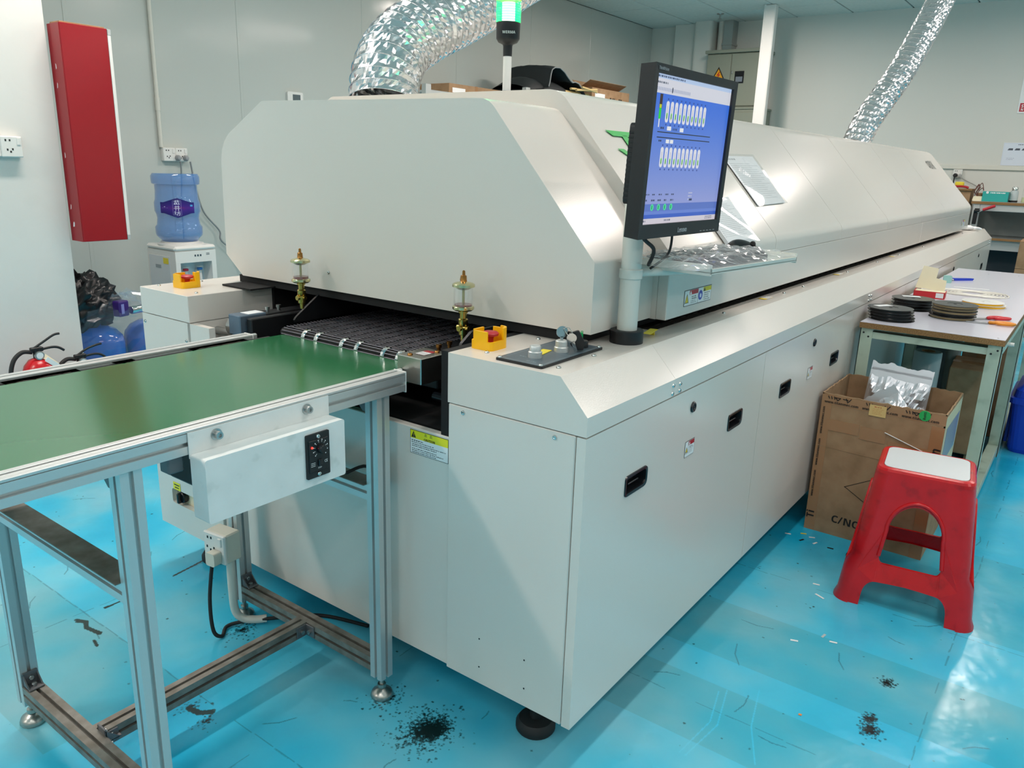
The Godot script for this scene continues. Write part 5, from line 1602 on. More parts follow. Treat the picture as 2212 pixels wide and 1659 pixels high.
# ------------------------------------------------------------------ ducts and signal tower
func foil_duct(p: Array, r: float, step: float, label: String, seed_: int) -> Node3D:
	var c := curve(p, 12)
	var base: Vector3 = p[0]
	var t := thing("flexible_duct", label, "duct", base)
	var total := 0.0
	for i in c.size() - 1:
		total += c[i].distance_to(c[i + 1])
	var n := int(total / step)
	var at := func(d: float) -> Vector3:
		for i in c.size() - 1:
			var l: float = c[i].distance_to(c[i + 1])
			if d <= l or i == c.size() - 2:
				return c[i].lerp(c[i + 1], clampf(d / l, 0, 1))
			d -= l
		return c[-1]
	var rg := RandomNumberGenerator.new()
	rg.seed = seed_
	var seg := 64
	var prev := []
	var side := Vector3(1, 0, 0)
	var b := mb()
	var rib := mb()
	for i in n * 3 + 1:
		var d := float(i) / (n * 3) * total
		var q: Vector3 = at.call(d)
		var tn: Vector3 = (at.call(minf(total, d + 0.03)) - at.call(maxf(0, d - 0.03))).normalized()
		side = (side - tn * side.dot(tn)).normalized()
		var oth := tn.cross(side)
		var ring := []
		var rr := r * (1.0 if i % 3 == 0 else 0.955)
		for k in seg:
			var a := TAU * k / seg
			var j := rr + (rg.randf_range(-1, 1) * r * (0.008 if i % 3 == 0 else 0.038))
			ring.append(q - base + (side * cos(a) + oth * sin(a)) * j + tn * rg.randf_range(-0.18, 0.18) * step / 3)
		if prev:
			for k in seg:
				var k2 := (k + 1) % seg
				b.tri(prev[k], prev[k2], ring[k2])
				b.tri(prev[k], ring[k2], ring[k])
		if i % 3 == 0:
			var loop := []
			for k in range(0, seg + 1, 2):
				var a := TAU * k / seg
				loop.append(q - base + (side * cos(a) + oth * sin(a)) * (r + 0.001))
			rib.tube(loop, r * 0.013, 5, false)
		prev = ring
	obj("foil_skin", b, M.foil, t)
	obj("wire_rib", rib, M.foil, t)
	return t


func ducts_and_tower() -> void:
	var d1 := foil_duct([Vector3(-1.466, 1.560, -0.883), Vector3(-1.49, 1.668, -0.924), Vector3(-1.521, 1.769, -1.018), Vector3(-1.517, 1.858, -1.155), Vector3(-1.507, 1.962, -1.378), Vector3(-1.51, 2.122, -1.689), Vector3(-1.491, 2.431, -2.196), Vector3(-1.48, 3.04, -2.5)], 0.128, 0.036, "fat silver foil exhaust duct bending up from the oven hood beside the signal tower", 3)
	obj("clamp_ring", mb().lathe([Vector2(0.128, 0.0), Vector2(0.133, 0.0), Vector2(0.133, 0.014), Vector2(0.128, 0.014)], 32), mat(rgb("8a4a2a"), 0.6), d1)
	foil_duct([Vector3(-0.79, 1.558, -4.91), Vector3(-0.766, 1.71, -4.999), Vector3(-0.711, 1.894, -5.154), Vector3(-0.653, 2.083, -5.327), Vector3(-0.601, 2.366, -5.592), Vector3(-0.558, 2.659, -5.854), Vector3(-0.519, 3.043, -6.209)], 0.098, 0.045, "thin silver foil duct slanting from the far end of the hood to the ceiling", 9)
	var t := thing("signal_tower", "lit green signal tower with amber tier on a white pole", "signal light", Vector3(-0.757, 1.559, -0.70))
	obj("base", mb().lathe([Vector2(0, 0), Vector2(0.035, 0), Vector2(0.034, 0.003), Vector2(0.0145, 0.004), Vector2(0.0145, 0.012)], 28), M.black, t)
	obj("pole", mb().rod(Vector3(0, 0.01, 0), Vector3(0, 0.112, 0), 0.0125, 20), M.white_plastic, t)
	var bd := obj("terminal_base", mb().lathe([Vector2(0.0132, 0.108), Vector2(0.0138, 0.137), Vector2(0.016, 0.141), Vector2(0.028, 0.146), Vector2(0.0345, 0.156), Vector2(0.0355, 0.20), Vector2(0.0, 0.20)], 32), M.black, t)
	text("WERMA", 0.0075, mat(rgb("b8c4c0"), 0.4), bd, T(Vector3(0, 0, 0)) * T(Vector3(0, 0.170, 0), 0, 0.62) * T(Vector3(0.003, 0, 0.0356)), true, 0.0005)
	var gl := clear(rgb("00e07a"), 0.5, 0.12)
	gl.emission_enabled = true
	gl.emission = rgb("00d878")
	gl.emission_energy_multiplier = 0.55
	obj("green_lens", mb().lathe([Vector2(0.035, 0.20), Vector2(0.0358, 0.202), Vector2(0.0358, 0.258), Vector2(0.035, 0.26)], 36), gl, t)
	var ridges := mb()
	for k in 8:
		ridges.xf = T(Vector3(0, 0.204 + k * 0.0068, 0))
		ridges.lathe([Vector2(0.0358, 0), Vector2(0.0366, 0.002), Vector2(0.0358, 0.004)], 36)
	obj("lens_ridges", ridges, gl, t)
	obj("lamp_core", mb().rod(Vector3(0, 0.206, 0), Vector3(0, 0.254, 0), 0.019, 20), M.green_glow, t)
	obj("tier_ring", mb().lathe([Vector2(0.0, 0.26), Vector2(0.0364, 0.26), Vector2(0.0364, 0.264), Vector2(0, 0.264)], 32), M.amber, t)
	obj("amber_lens", mb().lathe([Vector2(0, 0.264), Vector2(0.0358, 0.264), Vector2(0.0358, 0.32), Vector2(0.0, 0.32)], 32), M.amber, t)
	obj("red_lens", mb().lathe([Vector2(0, 0.3205), Vector2(0.0358, 0.3205), Vector2(0.0358, 0.375), Vector2(0.03, 0.385), Vector2(0.0, 0.387)], 32), M.red_knob, t)
	var li := OmniLight3D.new()
	li.name = "signal_light"
	li.light_color = rgb("20ff9a")
	li.light_energy = 0.045
	li.light_size = 0.02
	li.omni_range = 12.0
	li.omni_attenuation = 2.0
	li.shadow_enabled = true
	li.position = Vector3(0, 0.23, 0)
	t.add_child(li)


# ------------------------------------------------------------------ worktable and what lies on it
func angle_leg(p: Vector3, h: float, sx: float, sz: float, parent: Node) -> void:
	var b := mb(T(p))
	b.span(Vector3(0, 0, 0), Vector3(sx * 0.048, h, sz * 0.003))
	b.span(Vector3(0, 0, 0), Vector3(sx * 0.003, h, sz * 0.048))
	var l := obj("leg", b, M.mint, parent)
	var d := mb(T(p))
	for q in [[0.014, h - 0.02], [0.034, h - 0.035]]:
		d.rod(Vector3(sx * q[0], q[1], sz * 0.0028), Vector3(sx * q[0], q[1], -sz * 0.0008), 0.004, 8)
		d.rod(Vector3(sx * 0.0028, q[1], sz * q[0]), Vector3(-sx * 0.0008, q[1], sz * q[0]), 0.004, 8)
	obj("bolt_holes", d, M.black, l)


func reel(at: Vector3, turn: float, kind: int, label: String, group: String) -> Node3D:
	var t := thing("component_reel", label, "reel", at, turn, group)
	var fm: Material = [M.black_gloss, M.black_gloss, M.white_plastic][kind]
	for y in [0.0, 0.0105]:
		var b := mb(T(Vector3(0, y, 0)))
		b.lathe([Vector2(0.03, 0.0), Vector2(0.089, 0.0), Vector2(0.0895, 0.0008), Vector2(0.089, 0.0015), Vector2(0.03, 0.0015), Vector2(0.03, 0.0)], 40)
		obj("flange", b, fm, t)
	obj("tape_winding", mb().lathe([Vector2(0.03, 0.0016), Vector2(0.078 if kind == 0 else 0.084, 0.0016), Vector2(0.078 if kind == 0 else 0.084, 0.0104), Vector2(0.03, 0.0104)], 40), [M.black, M.gold_tape, M.yellow][kind], t)
	obj("hub", mb().lathe([Vector2(0.0075, 0.0), Vector2(0.031, 0.0), Vector2(0.031, 0.0112), Vector2(0.0075, 0.0112), Vector2(0.0075, 0.0)], 24), fm, t)
	return t


func scissors(at: Vector3, turn: float, m: Material, label: String) -> void:
	var t := thing("scissors", label, "scissors", at, turn)
	for s in [1.0, -1.0]:
		var y: float = 0.004 + 0.002 * s
		obj("blade", mb(T(Vector3(0, y, 0), PI / 2)).prism(PackedVector2Array([Vector2(0.0, -0.008 * s), Vector2(0.0, 0.004 * s), Vector2(-0.085, 0.001 * s), Vector2(-0.03, -0.008 * s)]), -0.001, 0.001), M.steel, t)
		var loop := []
		for k in 17:
			var a := TAU * k / 16
			loop.append(Vector3(0.058 + cos(a) * 0.032, y + 0.003, s * 0.021 + sin(a) * 0.016))
		obj("handle", mb().tube(loop, 0.006, 8, false).rod(Vector3(0, y + 0.002, 0), Vector3(0.032, y + 0.003, s * 0.013), 0.006, 8), m, t)


func worktable() -> void:
	var tx0 := 0.022
	var tx1 := 0.54
	var tz0 := -2.125
	var tz1 := -4.74
	var Y := 0.78
	var base := Vector3(tx0, 0, tz0)
	var t := thing("worktable", "long worktable with white top, raw chipboard edge and mint green legs", "table", base)
	obj("table_top", mb().span(Vector3(0, Y - 0.024, tz1 - tz0), Vector3(tx1 - tx0, Y - 0.0015, 0)), M.card_edge, t)
	obj("white_laminate", mb().span(Vector3(0.001, Y - 0.0015, tz1 - tz0 + 0.001), Vector3(tx1 - tx0 - 0.001, Y, -0.001)), M.table_white, t)
	for q in [[0.49, -0.03], [0.50, -1.05], [0.47, -1.9], [0.06, -1.6], [0.20, -2.4], [0.36, -2.45]]:
		obj("nail_head", mb().cyl(Vector3(q[0], Y + 0.0003, q[1]), 0.004, 0.001, 10), M.steel, t)
	for z in [-0.01, -1.08, -1.14, -2.58]:
		angle_leg(Vector3(0.004, 0, z), Y - 0.024, 1.0, -1.0, t)
		angle_leg(Vector3(0.512, 0, z), Y - 0.024, -1.0, -1.0, t)
	obj("apron", mb().span(Vector3(0.05, 0.715, -0.016), Vector3(0.465, 0.745, -0.013)).span(Vector3(0.05, 0.742, -0.05), Vector3(0.465, 0.745, -0.013)), M.mint, t)
	obj("apron", mb().span(Vector3(0.509, 0.715, -2.55), Vector3(0.512, 0.754, -0.05)), M.mint, t)
	obj("apron", mb().span(Vector3(0.004, 0.715, -2.55), Vector3(0.007, 0.754, -0.05)), M.mint, t)
	obj("foot_rail", mb().span(Vector3(0.46, 0.02, -2.56), Vector3(0.508, 0.06, -0.06), 0.002), M.mint, t)
	obj("foot_rail", mb().span(Vector3(0.01, 0.02, -2.56), Vector3(0.055, 0.06, -0.06), 0.002), M.mint, t)
	obj("side_bolt", mb().rod(Vector3(0.512, 0.73, -0.22), Vector3(0.535, 0.73, -0.22), 0.008, 10), M.white_plastic, t)
	# component reels
	var ord := ["lowest", "second", "third", "fourth", "topmost"]
	for s in [[Vector2(0.104, -2.285), 4, 0, "in the stack at the table corner by the oven"], [Vector2(0.118, -2.66), 4, 0, "in the stack between the corner stack and red carton"], [Vector2(0.305, -2.53), 5, 1, "in the brown-taped stack beside the scissors"]]:
		for k in s[1]:
			var w: String = ord[k] if k < s[1] - 1 else "topmost"
			var kind: int = 1 if s[2] == 1 and (k == 0 or k >= 2) else 0
			var rn := reel(Vector3(s[0].x + rng.randf_range(-0.006, 0.006), Y + 0.0004 + k * 0.0122, s[0].y + rng.randf_range(-0.006, 0.006)), rng.randf() * TAU, kind, "black component reel, %s %s" % [w, s[3]], "component reels on the worktable")
			if w == "topmost" and s[2] == 0:
				obj("paper_label", mb(T(Vector3(0.03, 0.0124, 0.03), 0, 0.8)).box(Vector3.ZERO, Vector3(0.075, 0.0006, 0.035)), M.paper, rn)
	for k in 2:
		reel(Vector3(0.372 - 0.01 * k, Y + 0.0004 + k * 0.0122, -3.0 + 0.008 * k), 0.4 * k, 2, "white component reel with yellow tape, %s of the pair" % ["lower", "upper"][k], "component reels on the worktable")
	scissors(Vector3(0.445, Y, -2.475), 0.35, mat(rgb("e08a1e"), 0.35), "scissors with orange handles beside the brown-taped reels")
	scissors(Vector3(0.425, Y + 0.0001, -2.59), 0.75, mat(rgb("c8202c"), 0.35), "scissors with red handles behind the orange pair")
	# opened carton, white inside
	var c := thing("small_carton", "small open red and white carton with its lid standing up", "carton", Vector3(0.115, Y, -3.12), 0.08)
	var red := mat(rgb("c8242c"), 0.5)
	obj("red_wall", mb().span(Vector3(-0.07, 0, 0.053), Vector3(0.07, 0.034, 0.055)).span(Vector3(-0.07, 0, -0.055), Vector3(-0.068, 0.034, 0.055)).span(Vector3(0.068, 0, -0.055), Vector3(0.07, 0.034, 0.055)), red, c)
	obj("inner_tray", mb().span(Vector3(-0.067, 0, -0.055), Vector3(0.067, 0.03, 0.0525)), M.cream, c)
	obj("lid_flap", mb(T(Vector3(-0.01, 0.032, -0.05), -0.25, 0, -0.06)).prism(PackedVector2Array([Vector2(-0.065, 0), Vector2(0.07, 0), Vector2(0.068, 0.055), Vector2(0.02, 0.06), Vector2(0.02, 0.11), Vector2(-0.05, 0.115)]), 0, 0.0015), M.cream, c)
	obj("end_marks", mb().span(Vector3(0.03, 0.006, 0.0551), Vector3(0.064, 0.03, 0.0556)), M.paper, c)
	# tape, ruler, knife, dispenser
	var coil := []
	for k in 140:
		var a := k * 0.28
		var rr := 0.05 + 0.0006 * k
		coil.append(Vector3(cos(a) * rr * 1.25, 0.004 + 0.002 * sin(a * 3.1), sin(a) * rr))
	var ct := thing("carrier_tape", "loose coil of translucent white carrier tape on the worktable", "tape", Vector3(0.27, Y, -3.42))
	obj("coil", mb().tube(coil, 0.0035, 5, false), mat(rgb("e8e4da"), 0.35), ct)
	tag(obj("steel_ruler", mb(T(Vector3(0.235, Y + 0.001, -3.66), 0, 0.15)).box(Vector3.ZERO, Vector3(0.17, 0.0012, 0.022)), M.paper), "thin white ruler lying beyond the tape coil", "ruler")
	var kn := thing("utility_knife", "blue plastic utility knife lying on the worktable", "knife", Vector3(0.145, Y, -4.02), 0.9)
	obj("handle", mb().prism(rounded([Vector2(-0.07, 0.0), Vector2(0.06, 0.0), Vector2(0.07, 0.012), Vector2(-0.07, 0.014)], 0.004), -0.012, 0.012), mat(rgb("1f3fc4"), 0.35), kn)
	obj("blade", mb().span(Vector3(-0.10, 0.005, -0.006), Vector3(-0.07, 0.0065, 0.006)), M.steel, kn)
	var td := thing("tape_dispenser", "small translucent teal tape dispenser behind the red carton", "dispenser", Vector3(0.09, Y, -3.82), 0.3)
	obj("shell", mb(T(Vector3(0, 0.022, 0))).prism(rounded(rect2(-0.022, -0.022, 0.022, 0.02), 0.009), -0.010, 0.010), mat(rgb("9ccfc8"), 0.25), td)
	obj("cutter", mb().box(Vector3(0.026, 0.02, 0), Vector3(0.012, 0.006, 0.022), 0.001), M.steel, td)
	# things stored below
	var rl := thing("film_roll", "tall grey roll of stretch film standing under the worktable", "roll", Vector3(0.185, 0, -2.9))
	obj("film_body", mb().lathe([Vector2(0.03, 0.0), Vector2(0.062, 0.0), Vector2(0.062, 0.545), Vector2(0.058, 0.55), Vector2(0.03, 0.55)], 28), mat(rgb("9fb1b4"), 0.2), rl)
	obj("core", mb().lathe([Vector2(0.031, 0.551), Vector2(0.031, 0.02), Vector2(0.0, 0.02)], 20), M.card, rl)
	var k1 := thing("stored_carton", "taped cardboard box on a slatted skid under the worktable", "carton", Vector3(0.40, 0, -3.12), 0.05)
	obj("body", mb().span(Vector3(-0.13, 0.04, -0.2), Vector3(0.06, 0.47, 0.12), 0.004), M.card, k1)
	obj("tape_strip", mb().span(Vector3(-0.13, 0.4702, -0.08), Vector3(0.06, 0.4712, -0.02)), M.tape, k1)
	obj("skid", mb().span(Vector3(-0.12, 0.0, -0.18), Vector3(-0.06, 0.04, 0.10)).span(Vector3(0.0, 0.0, -0.18), Vector3(0.05, 0.04, 0.10)), M.card, k1)
	tag(obj("metal_sheet", mb(T(Vector3(0.10, 0, -3.45), 0, 0, 0)).span(Vector3(-0.06, 0, -0.01), Vector3(0.12, 0.68, 0.01), 0.003), mat(rgb("6d8084"), 0.4)), "blue-grey metal panel standing under the worktable by the oven", "panel")
	tag(obj("stored_tube", mb().rod(Vector3(0.26, 0, -3.32), Vector3(0.235, 0.66, -3.36), 0.035, 16), mat(rgb("8a9a98"), 0.35)), "grey tube leaning behind the film roll under the worktable", "tube")
	var k2 := thing("stored_carton", "brown cardboard box far back under the worktable", "carton", Vector3(0.36, 0, -3.75))
	obj("body", mb().span(Vector3(-0.10, 0, -0.2), Vector3(0.12, 0.60, 0.2), 0.004), M.card, k2)
	obj("tape_strip", mb().span(Vector3(-0.03, 0.30, 0.2002), Vector3(0.03, 0.602, 0.2012)), M.tape, k2)
	# blue bin
	var bn := thing("blue_bin", "glossy blue plastic storage bin on the floor beside the worktable", "bin", Vector3(0.80, 0, -3.55))
	var prof := rounded(rect2(-0.26, -0.22, 0.26, 0.22), 0.05)
	var bb := mb()
	var hs := [[0.0, 0.90], [0.02, 0.93], [0.26, 1.0], [0.262, 1.05], [0.29, 1.05], [0.292, 0.99], [0.33, 0.97], [0.36, 0.85], [0.37, 0.6]]
	for i in hs.size() - 1:
		for k in prof.size():
			var k2i := (k + 1) % prof.size()
			bb.quad(Vector3(prof[k].x * hs[i][1], hs[i][0], -prof[k].y * hs[i][1]), Vector3(prof[k2i].x * hs[i][1], hs[i][0], -prof[k2i].y * hs[i][1]), Vector3(prof[k2i].x * hs[i + 1][1], hs[i + 1][0], -prof[k2i].y * hs[i + 1][1]), Vector3(prof[k].x * hs[i + 1][1], hs[i + 1][0], -prof[k].y * hs[i + 1][1]))
	bb.xf = T(Vector3(0, 0.37, 0), -PI / 2)
	var cap := PackedVector2Array()
	for q in prof:
		cap.append(q * 0.6)
	bb.prism(cap, -0.002, 0.0)
	obj("body", bb, M.blue_bin, bn)
	var rbs := mb()
	for k in 4:
		rbs.box(Vector3(-0.15 + k * 0.1, 0.14, 0.216), Vector3(0.012, 0.22, 0.016), 0.003)
		rbs.box(Vector3(-0.256, 0.14, -0.13 + k * 0.085), Vector3(0.016, 0.22, 0.012), 0.003)
	obj("ribs", rbs, M.blue_bin, bn)


# ------------------------------------------------------------------ carton with foil bags, stool
func carton_and_stool() -> void:
	var x0 := 0.016
	var x1 := 0.440
	var z0 := -1.722
	var z1 := -2.10
	var h := 0.565
	var base := Vector3(x0, 0, z0)
	var c := thing("cardboard_carton", "tall open brown cardboard carton with printed tape holding foil bags", "carton", base)
	var W := x1 - x0
	var D := z0 - z1
	var wall := 0.005
	# walls with slightly torn upper edges
	var torn := func(w: float, seed_: int) -> PackedVector2Array:
		var rg := RandomNumberGenerator.new()
		rg.seed = seed_
		var p := PackedVector2Array([Vector2(0, 0), Vector2(w, 0)])
		var n := 26
		for k in n + 1:
			p.append(Vector2(w * (1.0 - float(k) / n), h - rg.randf() * 0.006))
		return p
	obj("front_wall", mb().prism(torn.call(W, 1), -wall, 0), M.card, c)
	obj("back_wall", mb().prism(torn.call(W, 2), -D, -D + wall), M.card, c)
	obj("side_wall", mb(T(Vector3(0, 0, 0), 0, PI / 2)).prism(torn.call(D, 3), 0, wall), M.card, c)
	obj("side_wall", mb(T(Vector3(W, 0, 0), 0, PI / 2)).prism(torn.call(D, 4), -wall, 0), M.card, c)
	obj("bottom", mb().span(Vector3(wall, 0, -D + wall), Vector3(W - wall, 0.006, -wall)), M.card, c)
	obj("fold_crease", mb(T(Vector3(0, 0.352, 0.0004), 0, 0, -0.02)).box(Vector3(W / 2, 0, 0), Vector3(W * 0.99, 0.002, 0.0012)), M.card, c)
	var lay := 0.0
	for q in [[0.0, 0.52, W, 0.565], [0.0, 0.0, 0.038, 0.565], [W - 0.042, 0.0, W, 0.52], [0.25, 0.385, W - 0.04, 0.43], [0.03, 0.42, 0.145, 0.47], [0.15, 0.41, 0.24, 0.465]]:
		obj("packing_tape", mb().span(Vector3(q[0], q[1], 0.0001), Vector3(q[2], q[3] - 0.007, 0.0006 + lay)), M.tape, c)
		lay += 0.0002
	obj("packing_tape", mb().span(Vector3(W, 0.36, -D * 0.9), Vector3(W + 0.0016, 0.50, -0.05)), mat(rgb("8b95a8"), 0.3), c)
	obj("foam_side", mb().span(Vector3(W, 0.20, -D * 0.97), Vector3(W + 0.0008, 0.55, -0.004)), mat(rgb("cfc9a8"), 0.6), c)
	for k in 3:
		text("www.titanmec.com", 0.0095, M.ink, c, T(Vector3(0.072 + k * 0.135, 0.530, 0.0022)), true, 0.0003)
		var gl := mb(T(Vector3(0.045 + k * 0.135, 0.548, 0.0022)))
		for s in [[-0.02, 0.0, 0.012, 0.5], [-0.01, 0.0, 0.012, 0.3], [0.0, 0.0, 0.012, 0.25], [0.012, 0.002, 0.022, 1.57], [0.008, -0.003, 0.016, 0.7], [0.017, -0.003, 0.014, -0.7], [0.04, 0.001, 0.02, 1.5], [0.045, -0.002, 0.018, 0.4], [0.055, 0.0, 0.018, -0.6]]:
			var keep := gl.xf
			gl.xf = gl.xf * T(Vector3(s[0], s[1], 0), 0, 0, s[3] - PI / 2)
			gl.box(Vector3.ZERO, Vector3(s[2], 0.0028, 0.0004))
			gl.xf = keep
		obj("tape_print", gl, M.ink, c)
	for k in 3:
		text("www.titanmec.com", 0.0085, M.ink, c, T(Vector3(0.012, 0.455 - k * 0.13, 0.0022), 0, 0, PI / 2), true, 0.0003)
	text("Titan", 0.030, M.ink, c, T(Vector3(W - 0.020, 0.385, 0.0022), 0, 0, PI / 2 - 0.1), true, 0.0003)
	text("Ti", 0.028, M.ink, c, T(Vector3(0.018, 0.065, 0.0022), 0, 0, PI / 2), true, 0.0003)
	text("C/NO:", 0.030, M.ink, c, T(Vector3(0.155, 0.068, 0.0006), 0, 0, -0.02), true, 0.0003)
	var dm := mb(T(Vector3(0.235, 0.21, 0.0003)))
	for s in [1.0, -1.0]:
		dm.xf = T(Vector3(0.235 - 0.055, 0.21 + s * 0.030, 0.0003), 0, 0, s * 0.52)
		dm.box(Vector3.ZERO, Vector3(0.125, 0.0022, 0.0006))
		dm.xf = T(Vector3(0.235 + 0.055, 0.21 + s * 0.030, 0.0003), 0, 0, -s * 0.52)
		dm.box(Vector3.ZERO, Vector3(0.125, 0.0022, 0.0006))
	obj("printed_diamond", dm, M.ink, c)
	var yl := image(64, 48, rgb("d9b877"))
	print_lines(yl, 18, 6, 28, 1, 6, 4, rgb("b5552f"))
	print_lines(yl, 12, 16, 44, 4, 7, 2, rgb("c07a40"))
	sticker("paper_label", 0.058, 0.042, pic(yl), T(Vector3(0.200, 0.530, 0.0032)), c)
	obj("green_dot", mb(T(Vector3(0.355, 0.545, 0.0024))).prism(disc2(0.019, 24), 0, 0.0008), mat(rgb("1faa55"), 0.5), c)
	text("RoHS", 0.0085, M.ink, c, T(Vector3(0.355, 0.545, 0.0035), 0, 0, PI / 2), true, 0.0003)
	obj("strap", mb().rod(Vector3(0.235, 0.455, 0.003), Vector3(0.395, 0.405, 0.004), 0.0018, 6), M.white_plastic, c)
	# foil bags
	var fn := FastNoiseLite.new()
	fn.seed = 3
	fn.frequency = 9.0
	fn.fractal_octaves = 3
	var foil := mat(rgb("d4d5da"), 0.3, 0.75)
	var bag := func(w: float, hh: float, sd: float) -> MB:
		var b := mb()
		for s in [1.0, -1.0]:
			b.sheet(func(u: float, v: float) -> Vector3:
				var x := (u - 0.5) * w
				var y := v * hh
				var e := clampf(minf(minf(u, 1 - u) * 7.0, minf(v, 0.86 - v) * 5.0), 0, 1)
				var n := absf(fn.get_noise_3d(x * 1.4, y * 1.4, sd)) * 0.035 + fn.get_noise_3d(x * 4.0, y * 4.0, sd + 3.0) * 0.006
				return Vector3(x, y + fn.get_noise_2d(x * 2.0, sd) * 0.012 * v, s * (0.003 + e * (0.014 + n)) if s > 0 else -0.002 - e * 0.01), 34, 30, false)
		return b
	var g1 := thing("foil_bag", "large crinkled silver foil bag standing in the carton", "bag", Vector3(x0 + 0.195, 0.25, -1.955), 0.05)
	g1.rotation = Vector3(-0.25, 0.05, -0.04)
	obj("foil", bag.call(0.225, 0.40, 1.0), foil, g1)
	obj("seal_strip", mb().box(Vector3(0, 0.372, 0.001), Vector3(0.22, 0.012, 0.004), 0.001), foil, g1)
	var g2 := thing("foil_bag", "small silver foil bag tilted in front of the larger one", "bag", Vector3(x0 + 0.315, 0.385, -1.80), 0.0)
	g2.rotation = Vector3(-0.2, -0.05, 0.72)
	obj("foil", bag.call(0.15, 0.24, 7.0), foil, g2)
	stool()


func stool() -> void:
	var t := thing("plastic_stool", "red moulded plastic stool with arched sides and white seat pad", "stool", Vector3(0.437, 0, -1.455), 0.12)
	var Hs := 0.462
	# half sizes of the outer shell by height: a step widens the feet
	var half := func(y: float) -> Vector2:
		var k := y / Hs
		var e := 0.012 * clampf((0.155 - y) / 0.03, 0.0, 1.0)
		return Vector2(lerpf(0.190, 0.141, k) + e, lerpf(0.183, 0.129, k) + e)
	var R := 0.045
	var th := 0.004
	# four panels: left and right half each, as C shapes round the arch
	for side in 4:
		var wide := side % 2 == 0
		var shell := mb(T(Vector3.ZERO, 0, PI / 2 * side))
		var at := func(u: float, y: float, inset: float) -> Vector3:
			var hf: Vector2 = half.call(y)
			var a: float = (hf.x if wide else hf.y) - R
			var b: float = hf.y if wide else hf.x
			return Vector3(u * a, y, b - inset)
		for s in [1.0, -1.0]:
			# (u, y) outline of half a panel; u from 0 (middle) to 1 (start of the rounded corner)
			var p := []
			p.append(Vector2(0, Hs - 0.02))
			p.append(Vector2(1, Hs - 0.02))
			for y in [0.38, 0.30, 0.22, 0.158, 0.15, 0.14, 0.13, 0.12, 0.08, 0.04, 0.0]:
				p.append(Vector2(1, y))
			p.append(Vector2(0.80, 0.0))
			for k in 7:
				var a := k / 6.0 * PI / 2
				p.append(Vector2(0.80 - 0.22 * (1.0 - cos(a)), 0.045 + 0.045 * sin(a)))
			p.append(Vector2(0.30, 0.093))
			p.append(Vector2(0, 0.095))
			p.append(Vector2(0, 0.150))
			p.append(Vector2(0.3, 0.150))
			for k in 5:
				var a := k / 4.0 * PI / 2
				p.append(Vector2(0.58 + 0.12 * sin(a), 0.150 + 0.02 * (1.0 - cos(a))))
			for y in [0.20, 0.24, 0.27]:
				p.append(Vector2(lerpf(0.70, 0.655, (y - 0.17) / 0.1), y))
			for k in range(1, 9):
				var a := k / 8.0 * PI / 2
				p.append(Vector2(0.655 * cos(a), 0.27 + 0.085 * sin(a)))
			var poly := PackedVector2Array()
			for q in p:
				if poly.is_empty() or poly[-1].distance_to(q) > 1e-4:
					poly.append(q)
			var tri := Geometry2D.triangulate_polygon(poly)
			for i in range(0, tri.size(), 3):
				var pts := [poly[tri[i]], poly[tri[i + 1]], poly[tri[i + 2]]]
				if (pts[1] - pts[0]).cross(pts[2] - pts[0]) * s < 0:
					pts.reverse()
				shell.tri(at.call(pts[0].x * s, pts[0].y, 0.0), at.call(pts[1].x * s, pts[1].y, 0.0), at.call(pts[2].x * s, pts[2].y, 0.0))
				shell.tri(at.call(pts[2].x * s, pts[2].y, th), at.call(pts[1].x * s, pts[1].y, th), at.call(pts[0].x * s, pts[0].y, th))
			for i in poly.size():
				var a := poly[i]
				var b := poly[(i + 1) % poly.size()]
				if a.x < 0.001 and b.x < 0.001 or a.x > 0.999 and b.x > 0.999:
					continue
				var q := [at.call(a.x * s, a.y, 0.0), at.call(b.x * s, b.y, 0.0), at.call(b.x * s, b.y, th * 2.5), at.call(a.x * s, a.y, th * 2.5)]
				if s > 0:
					q.reverse()
				shell.quad(q[0], q[1], q[2], q[3])
		# raised bead round the arch
		var bead := []
		for k in 4:
			bead.append(at.call(-0.72 + 0.01 * k, 0.175 + k * 0.03, -0.001))
		for k in 17:
			var a := PI - k / 16.0 * PI
			bead.append(at.call(0.70 * cos(a), 0.275 + 0.092 * sin(a), -0.001))
		for k in 4:
			bead.append(at.call(0.69 + 0.01 * k, 0.265 - k * 0.03, -0.001))
		shell.tube(bead, 0.0065, 8)
		obj("side_panel", shell, M.stool_red, t)
		# rounded corner leg to the right of this panel
		var leg := mb(T(Vector3.ZERO, 0, PI / 2 * side))
		var ys := [0.0, 0.008, 0.03, 0.06, 0.10, 0.122, 0.135, 0.15, 0.158, 0.22, 0.30, 0.38, Hs - 0.02]
		for s in [0.0, 1.0]:
			for i in ys.size() - 1:
				for k in 6:
					var pts := []
					for e in [[i, k], [i, k + 1], [i + 1, k + 1], [i + 1, k]]:
						var y: float = ys[e[0]]
						var hf: Vector2 = half.call(y)
						var cx: float = (hf.x if wide else hf.y) - R
						var cz: float = (hf.y if wide else hf.x) - R
						var a: float = e[1] / 6.0 * PI / 2
						var rr: float = R - s * th + (0.006 if y < 0.02 and s == 0.0 else 0.0)
						pts.append([Vector3(cx + sin(a) * rr, y, cz + cos(a) * rr), Vector3(sin(a), 0.1, cos(a)) * (1.0 - 2.0 * s)])
					var ix := [0, 2, 1, 0, 3, 2] if s == 0.0 else [0, 1, 2, 0, 2, 3]
					for m in ix:
						leg.v(pts[m][0], pts[m][1])
		obj("leg", leg, M.stool_red, t)
	# top: rounded shoulder, rim and inset pad
	var top := mb()
